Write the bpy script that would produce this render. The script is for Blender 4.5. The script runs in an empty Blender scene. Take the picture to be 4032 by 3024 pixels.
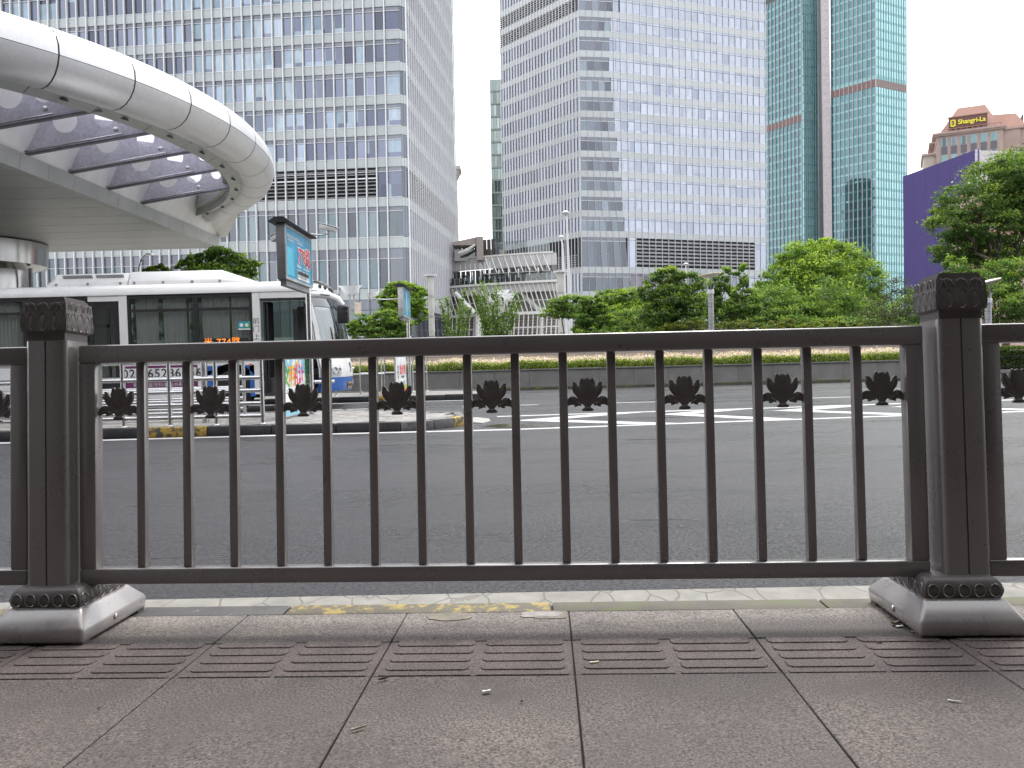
import bpy, bmesh, math, random
import numpy as np
from mathutils import Matrix, Vector
from math import sin, cos, pi, radians, sqrt, atan2

random.seed(7)
rng = np.random.default_rng(11)
scene = bpy.context.scene
COL = scene.collection

# ------------------------------------------------------------------ camera, world, sun, exposure
F_PX, CX, CY = 3146.0, 2016.0, 1512.0
PITCH, ROLL, HC = 0.028, 0.0245, 1.045
_F = Vector((0, cos(PITCH), -sin(PITCH)))
_U = Vector((0, sin(PITCH), cos(PITCH)))
_R = Vector((1, 0, 0))
CAM_R = cos(ROLL) * _R - sin(ROLL) * _U
CAM_U = cos(ROLL) * _U + sin(ROLL) * _R
cam_data = bpy.data.cameras.new('camera')
cam_data.sensor_fit = 'HORIZONTAL'
cam_data.sensor_width = 36.0
cam_data.lens = F_PX / 4032.0 * 36.0
cam_data.clip_start = 0.05
cam_data.clip_end = 5000.0
cam = bpy.data.objects.new('camera', cam_data)
COL.objects.link(cam)
mw = Matrix.Identity(4)
for r in range(3):
    mw[r][0], mw[r][1], mw[r][2] = CAM_R[r], CAM_U[r], -_F[r]
mw[2][3] = HC
cam.matrix_world = mw
scene.camera = cam

SUN_EL, SUN_AZ = radians(58), radians(25)      # azimuth measured from +Y towards +X
world = bpy.data.worlds.new('World')
scene.world = world
world.use_nodes = True
wn = world.node_tree
for n in list(wn.nodes):
    wn.nodes.remove(n)
sky = wn.nodes.new('ShaderNodeTexSky')
sky.sky_type = 'NISHITA'
sky.sun_disc = False
sky.sun_elevation = SUN_EL
sky.sun_rotation = SUN_AZ
sky.air_density = 1.3
sky.dust_density = 4.0
sky.ozone_density = 1.0
hsv = wn.nodes.new('ShaderNodeHueSaturation')
hsv.inputs['Saturation'].default_value = 0.16
bg = wn.nodes.new('ShaderNodeBackground')
bg.inputs['Strength'].default_value = 0.15
wo = wn.nodes.new('ShaderNodeOutputWorld')
wn.links.new(sky.outputs[0], hsv.inputs['Color'])
cloud = wn.nodes.new('ShaderNodeMix')          # even white cloud layer under the clear sky
cloud.data_type = 'RGBA'
cloud.inputs[0].default_value = 0.55
cloud.inputs[7].default_value = (9.6, 9.7, 10.1, 1.0)
wn.links.new(hsv.outputs[0], cloud.inputs[6])
wn.links.new(cloud.outputs[2], bg.inputs['Color'])
wn.links.new(bg.outputs[0], wo.inputs['Surface'])

sun_data = bpy.data.lights.new('sun', 'SUN')
sun_data.energy = 1.3
sun_data.angle = radians(16)
sun_data.color = (1.0, 0.96, 0.9)
sun = bpy.data.objects.new('sun', sun_data)
COL.objects.link(sun)
sd = Vector((sin(SUN_AZ) * cos(SUN_EL), cos(SUN_AZ) * cos(SUN_EL), sin(SUN_EL)))
sun.rotation_euler = sd.to_track_quat('Z', 'Y').to_euler()
sun.location = (0, 0, 60)

vs = scene.view_settings
vs.view_transform = 'Standard'
vs.look = 'None'
vs.exposure = 1.0
vs.gamma = 1.0
vs.use_curve_mapping = False

# ------------------------------------------------------------------ measuring helpers
def _ray(px, py):
    return _F + CAM_R * ((px - CX) / F_PX) - CAM_U * ((py - CY) / F_PX)
def at(px, py, Y):
    d = _ray(px, py)
    return Vector((0, 0, HC)) + d * (Y / d.y)
def ground(px, py, z=0.0):
    d = _ray(px, py)
    return Vector((0, 0, HC)) + d * ((z - HC) / d.z)

# ------------------------------------------------------------------ materials
def _mat(name):
    m = bpy.data.materials.new(name)
    m.use_nodes = True
    nt = m.node_tree
    for n in list(nt.nodes):
        nt.nodes.remove(n)
    return m, nt, nt.nodes.new('ShaderNodeOutputMaterial')
def rgb(c):
    return (c[0], c[1], c[2], 1.0)
def N(nt, kind, **kw):
    n = nt.nodes.new(kind)
    for k, v in kw.items():
        if k in n.inputs.keys():
            n.inputs[k].default_value = v
        else:
            setattr(n, k, v)
    return n
def noise(nt, scale, detail=4, rough=.6, stretch=None, src=None):
    g = nt.nodes.new('ShaderNodeNewGeometry')
    out = g.outputs['Position']
    if stretch:
        mp = N(nt, 'ShaderNodeMapping')
        mp.inputs['Scale'].default_value = stretch
        nt.links.new(out, mp.inputs['Vector'])
        out = mp.outputs[0]
    t = N(nt, 'ShaderNodeTexNoise', Scale=scale, Detail=detail, Roughness=rough)
    nt.links.new(out, t.inputs['Vector'])
    return t.outputs['Fac']
def ramp(nt, fac, stops, interp='LINEAR'):
    r = nt.nodes.new('ShaderNodeValToRGB')
    r.color_ramp.interpolation = interp
    els = r.color_ramp.elements
    while len(els) < len(stops):
        els.new(0.5)
    for e, (p, c) in zip(els, stops):
        e.position = p
        e.color = rgb(c) if len(c) == 3 else c
    nt.links.new(fac, r.inputs[0])
    return r.outputs[0]
def mixc(nt, fac, a, b, mode='MIX'):
    m = nt.nodes.new('ShaderNodeMix')
    m.data_type = 'RGBA'
    m.blend_type = mode
    for i, v in ((0, fac), (6, a), (7, b)):
        if hasattr(v, 'is_linked'):
            nt.links.new(v, m.inputs[i])
        else:
            m.inputs[i].default_value = v if i == 0 else rgb(v)
    return m.outputs[2]
def math_node(nt, op, a, b=0.5):
    m = N(nt, 'ShaderNodeMath', operation=op)
    for i, v in ((0, a), (1, b)):
        if hasattr(v, 'is_linked'):
            nt.links.new(v, m.inputs[i])
        else:
            m.inputs[i].default_value = v
    return m.outputs[0]
def rand_value(nt):
    o = nt.nodes.new('ShaderNodeObjectInfo')
    g = nt.nodes.new('ShaderNodeNewGeometry')
    s = math_node(nt, 'ADD', o.outputs['Random'], g.outputs['Random Per Island'])
    return math_node(nt, 'FRACT', s)
def bump_in(nt, h, strength, dist=.01):
    b = N(nt, 'ShaderNodeBump', Strength=strength, Distance=dist)
    nt.links.new(h, b.inputs['Height'])
    return b.outputs[0]

def M(name, col, rough=.5, metal=0., var=.18, scale=3., fine=60., finevar=.12, bump=0., bdist=.004,
      bscale=None, rnd=0., emit=None, spec=.5, coat=0., dirt=None):
    """general surface: base colour, broad unevenness, fine grain, optional per-object variation, optional dirt colour"""
    m, nt, out = _mat(name)
    p = nt.nodes.new('ShaderNodeBsdfPrincipled')
    c = None
    n1 = noise(nt, scale)
    n2 = noise(nt, fine, 3)
    dark = tuple(v * (1 - var * 1.6) for v in col)
    lite = tuple(min(1, v * (1 + var)) for v in col)
    c = ramp(nt, n1, [(.3, dark), (.7, lite)])
    f = ramp(nt, n2, [(.3, (1 - finevar * 2,) * 3), (.7, (1 + finevar * .0 + finevar,) * 3)])
    c = mixc(nt, 1.0, c, f, 'MULTIPLY')
    if rnd:
        o = nt.nodes.new('ShaderNodeObjectInfo')
        v = ramp(nt, o.outputs['Random'], [(0, (1 - rnd,) * 3), (1, (1 + rnd,) * 3)])
        c = mixc(nt, 1.0, c, v, 'MULTIPLY')
    if dirt:
        dcol, dscale, lo, hi = dirt
        d = ramp(nt, noise(nt, dscale, 6, .7), [(lo, (0, 0, 0)), (hi, (1, 1, 1))])
        c = mixc(nt, d, c, dcol)
    nt.links.new(c, p.inputs['Base Color'])
    rr = ramp(nt, n1, [(.2, (max(.02, rough - .08),) * 3), (.8, (min(1, rough + .08),) * 3)])
    nt.links.new(rr, p.inputs['Roughness'])
    p.inputs['Metallic'].default_value = metal
    p.inputs['Specular IOR Level'].default_value = spec
    p.inputs['Coat Weight'].default_value = coat
    p.inputs['Coat Roughness'].default_value = .22
    if bump:
        h = noise(nt, bscale or fine, 5, .65)
        nt.links.new(bump_in(nt, h, bump, bdist), p.inputs['Normal'])
    if emit:
        p.inputs['Emission Color'].default_value = rgb(emit[0])
        p.inputs['Emission Strength'].default_value = emit[1]
    nt.links.new(p.outputs[0], out.inputs[0])
    return m

def flat(name, col, rough=.5, emit=0., metal=0.):
    return M(name, col, rough, metal, var=.06, scale=4, finevar=.04, emit=(col, emit) if emit else None)

def facade_glass(name, stops, refl, fac=.5, tint_var=.1, wob=.25, wscale=.25, vstretch=None, rough=.03, group=0.):
    """coated office glass: what stands behind the pane differs from pane to pane, mirror coat on top"""
    m, nt, out = _mat(name)
    rv = rand_value(nt)
    if group:
        gp = nt.nodes.new('ShaderNodeNewGeometry')
        sn = N(nt, 'ShaderNodeVectorMath', operation='SNAP')
        nt.links.new(gp.outputs['Position'], sn.inputs[0])
        sn.inputs[1].default_value = (1.34, 90., 2.0)
        tg = N(nt, 'ShaderNodeTexNoise', Scale=group, Detail=2.)
        nt.links.new(sn.outputs[0], tg.inputs['Vector'])
        gl = tg.outputs['Fac']
        gl = math_node(nt, 'MULTIPLY', math_node(nt, 'SUBTRACT', gl, .5), 2.6)
        rv0 = math_node(nt, 'MULTIPLY', math_node(nt, 'ADD', math_node(nt, 'MULTIPLY', rv, .55), gl), 1.0)
        rv0 = math_node(nt, 'PINGPONG', math_node(nt, 'ADD', rv0, .25), 1.0)
    else:
        rv0 = rv
    c = ramp(nt, rv0, stops, 'CONSTANT')
    n = noise(nt, 1.3, 3, .6, (1, 1, .35))
    c = mixc(nt, 1.0, c, ramp(nt, n, [(.3, (.7, .7, .7)), (.7, (1.15, 1.15, 1.15))]), 'MULTIPLY')
    p = N(nt, 'ShaderNodeBsdfPrincipled')
    nt.links.new(c, p.inputs['Base Color'])
    p.inputs['Roughness'].default_value = .4
    p.inputs['Specular IOR Level'].default_value = .1
    g = N(nt, 'ShaderNodeBsdfGlossy')
    g.inputs['Color'].default_value = rgb(refl)
    g.inputs['Roughness'].default_value = rough
    h = noise(nt, wscale, 2, .5, vstretch)
    nt.links.new(bump_in(nt, h, wob, .25), g.inputs['Normal'])
    lw = N(nt, 'ShaderNodeLayerWeight', Blend=.25)
    rv2 = math_node(nt, 'FRACT', math_node(nt, 'MULTIPLY', rv, 7.31))
    a = math_node(nt, 'MULTIPLY', rv2, tint_var)
    a = math_node(nt, 'ADD', a, fac - tint_var / 2)
    b = math_node(nt, 'MULTIPLY', lw.outputs['Fresnel'], .6)
    fa = math_node(nt, 'ADD', a, b)
    mx = nt.nodes.new('ShaderNodeMixShader')
    nt.links.new(fa, mx.inputs[0])
    nt.links.new(p.outputs[0], mx.inputs[1])
    nt.links.new(g.outputs[0], mx.inputs[2])
    nt.links.new(mx.outputs[0], out.inputs[0])
    return m

def clear_glass(name, tint, fac=.12, rough=.02):
    m, nt, out = _mat(name)
    t = N(nt, 'ShaderNodeBsdfTransparent')
    t.inputs['Color'].default_value = rgb(tint)
    g = N(nt, 'ShaderNodeBsdfGlossy')
    g.inputs['Roughness'].default_value = rough
    g.inputs['Color'].default_value = (.9, .93, .95, 1)
    lw = N(nt, 'ShaderNodeLayerWeight', Blend=.3)
    fa = math_node(nt, 'ADD', math_node(nt, 'MULTIPLY', lw.outputs['Fresnel'], .7), fac)
    mx = nt.nodes.new('ShaderNodeMixShader')
    nt.links.new(fa, mx.inputs[0])
    nt.links.new(t.outputs[0], mx.inputs[1])
    nt.links.new(g.outputs[0], mx.inputs[2])
    nt.links.new(mx.outputs[0], out.inputs[0])
    return m

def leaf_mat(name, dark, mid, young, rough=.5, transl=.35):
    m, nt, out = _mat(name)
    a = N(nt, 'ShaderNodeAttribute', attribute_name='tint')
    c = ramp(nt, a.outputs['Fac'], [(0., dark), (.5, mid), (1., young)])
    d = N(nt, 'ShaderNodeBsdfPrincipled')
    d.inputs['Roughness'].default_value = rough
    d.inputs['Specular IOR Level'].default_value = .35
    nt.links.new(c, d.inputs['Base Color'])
    t = N(nt, 'ShaderNodeBsdfTranslucent')
    c2 = mixc(nt, 1.0, c, (1.2, 1.25, .6), 'MULTIPLY')
    nt.links.new(c2, t.inputs['Color'])
    mx = nt.nodes.new('ShaderNodeMixShader')
    mx.inputs[0].default_value = transl
    nt.links.new(d.outputs[0], mx.inputs[1])
    nt.links.new(t.outputs[0], mx.inputs[2])
    nt.links.new(mx.outputs[0], out.inputs[0])
    return m

# ------------------------------------------------------------------ mesh helpers
def W(o):
    m = o.matrix_basis.copy()
    while o.parent:
        o = o.parent
        m = o.matrix_basis @ m
    return m

class MB:
    def __init__(s):
        s.v, s.f, s.m, s.cur = [], [], [], 0
    def add(s, vs, fs, Mx=None):
        b = len(s.v)
        if Mx is not None:
            vs = [Mx @ Vector(p) for p in vs]
        s.v.extend([tuple(p) for p in vs])
        for f in fs:
            s.f.append([b + i for i in f])
            s.m.append(s.cur)
        return s
    def bx(s, x0, x1, y0, y1, z0, z1, Mx=None):
        vs = [(x0, y0, z0), (x1, y0, z0), (x1, y1, z0), (x0, y1, z0), (x0, y0, z1), (x1, y0, z1), (x1, y1, z1), (x0, y1, z1)]
        return s.add(vs, [(0, 3, 2, 1), (4, 5, 6, 7), (0, 1, 5, 4), (1, 2, 6, 5), (2, 3, 7, 6), (3, 0, 4, 7)], Mx)
    def hexa(s, p8, Mx=None):
        return s.add(p8, [(0, 3, 2, 1), (4, 5, 6, 7), (0, 1, 5, 4), (1, 2, 6, 5), (2, 3, 7, 6), (3, 0, 4, 7)], Mx)
    def tube(s, pts, r, n=8, cap=True, Mx=None, up=None):
        pts = [Vector(p) for p in pts]
        k = len(pts)
        rs = r if isinstance(r, (list, tuple)) else [r] * k
        vs, fs = [], []
        for i, p in enumerate(pts):
            t = (pts[min(i + 1, k - 1)] - pts[max(i - 1, 0)]).normalized()
            a = Vector((0, 0, 1)) if abs(t.z) < .9 else Vector((1, 0, 0))
            u = t.cross(a).normalized()
            w = t.cross(u).normalized()
            for j in range(n):
                q = 2 * pi * j / n
                vs.append(p + u * (rs[i] * cos(q)) + w * (rs[i] * sin(q)))
        for i in range(k - 1):
            for j in range(n):
                a0, a1 = i * n + j, i * n + (j + 1) % n
                fs.append((a0, a0 + n, a1 + n, a1))
        if cap:
            fs.append(tuple(range(n)))
            fs.append(tuple(range((k - 1) * n + n - 1, (k - 1) * n - 1, -1)))
        return s.add(vs, fs, Mx)
    def lathe(s, prof, n=24, Mx=None, cap=True):
        vs, fs = [], []
        for r, z in prof:
            for j in range(n):
                q = 2 * pi * j / n
                vs.append((r * cos(q), r * sin(q), z))
        for i in range(len(prof) - 1):
            for j in range(n):
                a0, a1 = i * n + j, i * n + (j + 1) % n
                fs.append((a0, a1, a1 + n, a0 + n))
        if cap:
            fs.append(tuple(range(n - 1, -1, -1)))
            k = (len(prof) - 1) * n
            fs.append(tuple(range(k, k + n)))
        return s.add(vs, fs, Mx)
    def prism(s, poly, z0, z1, Mx=None):
        n = len(poly)
        vs = [(p[0], p[1], z0) for p in poly] + [(p[0], p[1], z1) for p in poly]
        fs = [tuple(range(n - 1, -1, -1)), tuple(range(n, 2 * n))]
        fs += [(i, (i + 1) % n, n + (i + 1) % n, n + i) for i in range(n)]
        return s.add(vs, fs, Mx)
    def grid(s, rows, Mx=None, closed=False):
        """rows of points -> quads"""
        vs, fs = [], []
        k = len(rows[0])
        for r in rows:
            vs.extend(r)
        for i in range(len(rows) - 1):
            for j in range(k - (0 if closed else 1)):
                a, b = i * k + j, i * k + (j + 1) % k
                fs.append((a, b, b + k, a + k))
        return s.add(vs, fs, Mx)
    def mesh(s, name, mats):
        me = bpy.data.meshes.new(name)
        me.from_pydata(s.v, [], s.f)
        mats = mats if isinstance(mats, (list, tuple)) else [mats]
        for m in mats:
            me.materials.append(m)
        if len(mats) > 1:
            me.polygons.foreach_set('material_index', s.m)
        return me
    def build(s, name, mats, parent=None, local=False, smooth=None, bevel=0., seg=2, sols=0.):
        if parent is not None and not local:
            inv = W(parent).inverted()
            s.v = [tuple(inv @ Vector(p)) for p in s.v]
        me = s.mesh(name, mats)
        finish(me, bevel, seg, smooth)
        return link(name, me, parent)

def finish(me, bevel=0., seg=2, smooth=None):
    if bevel:
        bm = bmesh.new()
        bm.from_mesh(me)
        bmesh.ops.remove_doubles(bm, verts=bm.verts, dist=1e-5)
        ed = [e for e in bm.edges if len(e.link_faces) == 2 and e.calc_face_angle(0) > .5]
        bmesh.ops.bevel(bm, geom=ed, offset=bevel, segments=seg, affect='EDGES', profile=.5, clamp_overlap=True)
        bm.to_mesh(me)
        bm.free()
        if smooth is None:
            smooth = 40
    if smooth:
        me.shade_smooth()
        me.set_sharp_from_angle(angle=radians(smooth))
    me.update()

def link(name, me, parent=None, basis=None):
    o = bpy.data.objects.new(name, me)
    COL.objects.link(o)
    if parent is not None:
        o.parent = parent
    if basis is not None:
        o.matrix_basis = basis
    return o
def tag(o, label=None, cat=None, group=None, kind=None):
    if label: o['label'] = label
    if cat: o['category'] = cat
    if group: o['group'] = group
    if kind: o['kind'] = kind
    return o
def thing(name, label, cat, loc=(0, 0, 0), group=None, basis=None, rz=0.):
    o = bpy.data.objects.new(name, None)
    COL.objects.link(o)
    o.empty_display_size = .2
    o.matrix_basis = basis if basis is not None else Matrix.Translation(loc) @ Matrix.Rotation(rz, 4, 'Z')
    return tag(o, label, cat, group)
KIDS = {}
def copy_tree(o, parent=None):
    c = o.copy()
    COL.objects.link(c)
    if parent is not None:
        c.parent = parent
    for ch in list(o.children):
        copy_tree(ch, c)
    return c
def structure(name, mb, mats, **kw):
    o = mb.build(name, mats, **kw)
    o['kind'] = 'structure'
    return o
def frame(o, x, y, z):
    """matrix whose columns are the given axes with origin o"""
    m = Matrix.Identity(4)
    for r in range(3):
        m[r][0], m[r][1], m[r][2], m[r][3] = x[r], y[r], z[r], o[r]
    return m
def unit_box():
    return MB().bx(-.5, .5, -.5, .5, -.5, .5)
def TS(x, y, z, sx, sy, sz):
    return Matrix.Translation((x, y, z)) @ Matrix.Diagonal((sx, sy, sz, 1))

# lettering and pierced plates come from curves, converted to meshes
def _curve_mesh(cu):
    o = bpy.data.objects.new('tmp', cu)
    COL.objects.link(o)
    dg = bpy.context.evaluated_depsgraph_get()
    me = bpy.data.meshes.new_from_object(o.evaluated_get(dg))
    bpy.data.objects.remove(o)
    bpy.data.curves.remove(cu)
    return me
def text_mesh(body, size, extrude=.001, bold=0., align='CENTER', shear=0., spacing=1.):
    cu = bpy.data.curves.new('text', 'FONT')
    cu.body = body
    cu.size = size
    cu.extrude = extrude
    cu.offset = bold
    cu.align_x = align
    cu.align_y = 'CENTER'
    cu.shear = shear
    cu.space_character = spacing
    cu.resolution_u = 3
    return _curve_mesh(cu)
def plate_mesh(outer, holes, thick):
    cu = bpy.data.curves.new('plate', 'CURVE')
    cu.dimensions = '2D'
    cu.fill_mode = 'BOTH'
    cu.extrude = thick / 2
    for pts in [outer] + holes:
        sp = cu.splines.new('POLY')
        sp.points.add(len(pts) - 1)
        for i, p in enumerate(pts):
            sp.points[i].co = (p[0], p[1], 0, 1)
        sp.use_cyclic_u = True
    return _curve_mesh(cu)
def circle(cx, cy, r, n=28):
    return [(cx + r * cos(2 * pi * i / n), cy + r * sin(2 * pi * i / n)) for i in range(n)]

# ------------------------------------------------------------------ palette
m_asphalt = None
def asphalt():
    m, nt, out = _mat('wet_asphalt')
    p = N(nt, 'ShaderNodeBsdfPrincipled')
    broad = noise(nt, .35, 5, .6, (.5, 1.4, 1))
    c = ramp(nt, broad, [(.3, (.011, .011, .015)), (.7, (.021, .020, .027))])
    grit = noise(nt, 62, 4, .85)
    c = mixc(nt, 1., c, ramp(nt, grit, [(.33, (.22, .22, .23)), (.52, (.9, .9, .9)), (.68, (2.6, 2.6, 2.7))]), 'MULTIPLY')
    crumb = noise(nt, 28, 3, .7)
    c = mixc(nt, 1., c, ramp(nt, crumb, [(.3, (.75, .75, .75)), (.7, (1.2, 1.2, 1.2))]), 'MULTIPLY')
    nt.links.new(c, p.inputs['Base Color'])
    wet = noise(nt, .55, 6, .65, (.45, 1.6, 1))
    pud = ramp(nt, noise(nt, .8, 5, .62, (.30, 1.9, 1)), [(.655, (0, 0, 0)), (.70, (1, 1, 1))])
    rg = ramp(nt, wet, [(.36, (.24,) * 3), (.52, (.38,) * 3), (.75, (.52,) * 3)])
    nt.links.new(mixc(nt, pud, rg, (.10, .10, .10)), p.inputs['Roughness'])
    sg = ramp(nt, noise(nt, 48, 4, .85), [(.36, (.06,) * 3), (.5, (.42,) * 3), (.64, (1.,) * 3)])
    nt.links.new(mixc(nt, pud, sg, (.6, .6, .6)), p.inputs['Specular IOR Level'])
    bm = N(nt, 'ShaderNodeBump', Distance=.009)
    nt.links.new(grit, bm.inputs['Height'])
    inv = math_node(nt, 'SUBTRACT', 1.0, math_node(nt, 'MULTIPLY', pud, .8))
    nt.links.new(inv, bm.inputs['Strength'])
    nt.links.new(bm.outputs[0], p.inputs['Normal'])
    nt.links.new(p.outputs[0], out.inputs[0])
    return m
m_asphalt = asphalt()
m_granite = M('pavement_granite', (.118, .097, .089), .72, var=.2, scale=2.6, fine=150, finevar=.5, bump=.35, bscale=160, rnd=.1,
              dirt=((.064, .053, .049), 4.5, .48, .75))
m_granite2 = M('border_granite', (.195, .172, .158), .8, var=.18, scale=4.5, fine=140, finevar=.45, bump=.4, bscale=130, rnd=.04)
def dark_half(m):
    """the half of the border slabs away from the kerb is coloured darker"""
    nt = m.node_tree
    p = next(n for n in nt.nodes if n.type == 'BSDF_PRINCIPLED')
    src = p.inputs['Base Color'].links[0].from_socket
    g = nt.nodes.new('ShaderNodeNewGeometry')
    sp = nt.nodes.new('ShaderNodeSeparateXYZ')
    nt.links.new(g.outputs['Position'], sp.inputs[0])
    v = math_node(nt, 'ADD', sp.outputs[1], math_node(nt, 'MULTIPLY', sp.outputs[0], .042))
    v = math_node(nt, 'ADD', v, math_node(nt, 'MULTIPLY', math_node(nt, 'SUBTRACT', noise(nt, 6, 4), .5), .09))
    k = ramp(nt, math_node(nt, 'SUBTRACT', v, 2.3), [(.44, (.55, .54, .54)), (.54, (1, 1, 1))])
    nt.links.new(mixc(nt, 1.0, src, k, 'MULTIPLY'), p.inputs['Base Color'])
dark_half(m_granite2)
m_tactile = M('tactile_granite', (.122, .097, .091), .75, var=.16, scale=4, fine=150, finevar=.4, bump=.3, bscale=150, rnd=.05)
m_joint = M('joint_dirt', (.05, .045, .042), .9)
m_kerb_dark = M('kerb_black_paint', (.058, .054, .054), .6, var=.25, scale=8, fine=90, bump=.3, dirt=((.26, .25, .24), 14, .6, .72))
m_kerb_yellow = M('kerb_worn_yellow', (.115, .10, .07), .7, var=.2, scale=9, fine=120, bump=.4, dirt=((.29, .22, .06), 15, .50, .58))
m_kerb_moss = M('kerb_mossy', (.115, .105, .085), .8, var=.2, scale=6, fine=120, bump=.4, dirt=((.10, .115, .045), 5, .48, .66))
m_mortar = M('mortar_patch', (.19, .17, .135), .85, var=.2, scale=25, fine=120, bump=.6, bscale=60)
m_mortar2 = M('pale_plaster_patch', (.29, .265, .25), .85, var=.18, scale=22, fine=100, bump=.6, bscale=40)
def gutter_mat():
    m, nt, out = _mat('cracked_white_paint')
    p = N(nt, 'ShaderNodeBsdfPrincipled', Roughness=.8)
    g = nt.nodes.new('ShaderNodeNewGeometry')
    mp = N(nt, 'ShaderNodeMapping')
    mp.inputs['Scale'].default_value = (1.0, .45, 1)
    nt.links.new(g.outputs['Position'], mp.inputs['Vector'])
    wv = N(nt, 'ShaderNodeTexNoise', Scale=9., Detail=4.)
    nt.links.new(mp.outputs[0], wv.inputs['Vector'])
    wc = mixc(nt, .05, mp.outputs[0], wv.outputs['Color'])
    v = N(nt, 'ShaderNodeTexVoronoi', feature='DISTANCE_TO_EDGE', Scale=5.5)
    nt.links.new(wc, v.inputs['Vector'])
    crack = ramp(nt, v.outputs['Distance'], [(.0, (0, 0, 0)), (.022, (1, 1, 1))])
    base = ramp(nt, noise(nt, 7, 5), [(.3, (.165, .16, .145)), (.7, (.25, .243, .222))])
    fl = ramp(nt, noise(nt, 20, 5, .7), [(.60, (0, 0, 0)), (.66, (1, 1, 1))])
    base = mixc(nt, fl, base, (.23, .215, .17))
    c = mixc(nt, crack, (.16, .15, .13), base)
    nt.links.new(c, p.inputs['Base Color'])
    nt.links.new(bump_in(nt, crack, .6, .01), p.inputs['Normal'])
    nt.links.new(p.outputs[0], out.inputs[0])
    return m
m_gutter = gutter_mat()
m_line = M('road_paint', (.50, .50, .50), .6, var=.12, scale=3, fine=70, finevar=.2, dirt=((.16, .16, .165), 12, .63, .78))
m_fence = M('fence_brown_paint', (.168, .150, .150), .30, var=.04, scale=5, fine=200, finevar=.06, bump=.04, bscale=150, coat=1., spec=1.)
m_fence_base = M('fence_base_paint', (.30, .275, .272), .30, var=.1, scale=9, fine=150, finevar=.08, coat=1., spec=1.,
                 dirt=((.10, .09, .085), 17, .66, .8))
m_iron = M('cast_iron_paint', (.118, .105, .104), .40, var=.1, scale=30, fine=200, bump=.15)
m_steel = M('brushed_steel', (.62, .62, .63), .24, metal=1., var=.06, scale=4)
m_white = M('white_paint', (.78, .78, .78), .4, var=.05, scale=2, finevar=.03)
m_black = M('black_plastic', (.025, .025, .028), .45, var=.1)
m_rubber = M('tyre_rubber', (.02, .02, .02), .8)
m_paver = M('island_paver', (.27, .26, .25), .8, var=.2, scale=5, fine=90, bump=.3, rnd=.2, dirt=((.14, .14, .13), 4, .5, .75))
m_soil = M('soil', (.07, .055, .04), .95, bump=.5)

# ------------------------------------------------------------------ setting: ground, road, pavement
structure('ground', MB().bx(-1500, 1500, -600, 2500, -.5, -.03), M('plaza_paving', (.24, .235, .225), .8, var=.15, scale=.3, fine=20))
structure('road', MB().bx(-120, 120, 2.95, 36.5, -.02, 0.), m_asphalt)

TH = .042
UD = Vector((cos(TH), -sin(TH), .0124 * sin(TH)))
VD = Vector((sin(TH), cos(TH), -.0124 * cos(TH)))
WD = UD.cross(VD).normalized()
PF = frame((0, 0, .16), UD, VD, WD)          # pavement frame: u along the kerb, v towards the road, w up
pav = structure('pavement', MB().bx(-16, 16, -16, 3.03, -.3, -.012, PF), m_joint)
J0, JS = .0655, .5975
def slab(name, u0, u1, v0, v1, mat, g=.002, t=.0, bev=.0025):
    mb = MB().bx(u0 + g, u1 - g, v0 + g, v1 - g, -.03, t, PF)
    return mb.build(name, mat, pav, bevel=bev, seg=1)
far = MB().bx(-16, 16, -16, 1.105, -.03, -.001, PF)
far.build('paved_area', m_granite, pav)
for k in range(-4, 5):
    u0, u1 = J0 + k * JS, J0 + (k + 1) * JS
    for v0, v1 in ((1.107, 1.7045), (1.7045, 2.302)):
        slab('paving_slab', u0, u1, v0, v1, m_granite, t=random.uniform(-.0008, .0012))
    slab('border_slab', u0, u1, 2.603, 2.916, m_granite2, t=random.uniform(-.0005, .001))
    t = slab('tactile_tile', u0, u1, 2.302, 2.603, m_tactile, t=-.0015)
    for grp in (0, 1):
        a = u0 + .03 + grp * .288
        b = a + .252
        for j in range(4):
            ve = 2.603 - .048 - j * .0695
            pl = [(a + .012, ve), (b - .012, ve), (b, ve + .012), (b, ve + .043), (b - .006, ve + .047), (a + .006, ve + .047), (a, ve + .043), (a, ve + .012)]
            MB().prism(pl, -.006, .0022, PF).build('rib', m_tactile, t, bevel=.0012, seg=1)
        MB().bx(a - .01, b + .01, 2.3055, 2.325, -.006, .0012, PF).build('rib', m_tactile, t, bevel=.001, seg=1)
kj = [-8.0, -4.0, -3.0, -2.0, -1.0, .004, 1.007, 2.01, 3.02, 4.02, 8.0]
for i in range(len(kj) - 1):
    mt = {3: m_kerb_dark, 4: m_kerb_yellow, 2: m_kerb_yellow}.get(i, m_kerb_moss)
    MB().bx(kj[i] + .003, kj[i + 1] - .003, 2.919, 3.036, -.2, random.uniform(0, .001), PF).build('kerb_stone', mt, pav, bevel=.008, seg=2)
def blob(cx, cy, rx, ry, n=22, jit=.08, sq=2.):
    out = []
    for i in range(n):
        a = 2 * pi * i / n
        r = 1 + random.uniform(-jit, jit)
        c_, s_ = cos(a), sin(a)
        out.append((cx + rx * r * math.copysign(abs(c_) ** (2 / sq), c_), cy + ry * r * math.copysign(abs(s_) ** (2 / sq), s_)))
    return out
pc = PF.inverted() @ ground(1772, 2430, .1235)
MB().prism(blob(pc.x, pc.y, .083, .048, jit=.05), -.004, .0022, PF).build('mortar_patch', m_mortar, pav)
pc = PF.inverted() @ ground(2130, 2422, .1235)
MB().prism(blob(pc.x, pc.y, .075, .032, jit=.12, sq=3.), -.004, .0026, PF).build('mortar_patch', m_mortar2, pav)
MB().prism(blob(pc.x + .035, pc.y - .002, .06, .045, jit=.03, sq=6.), -.004, .0017, PF).build('mortar_patch', m_mortar, pav)

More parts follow.
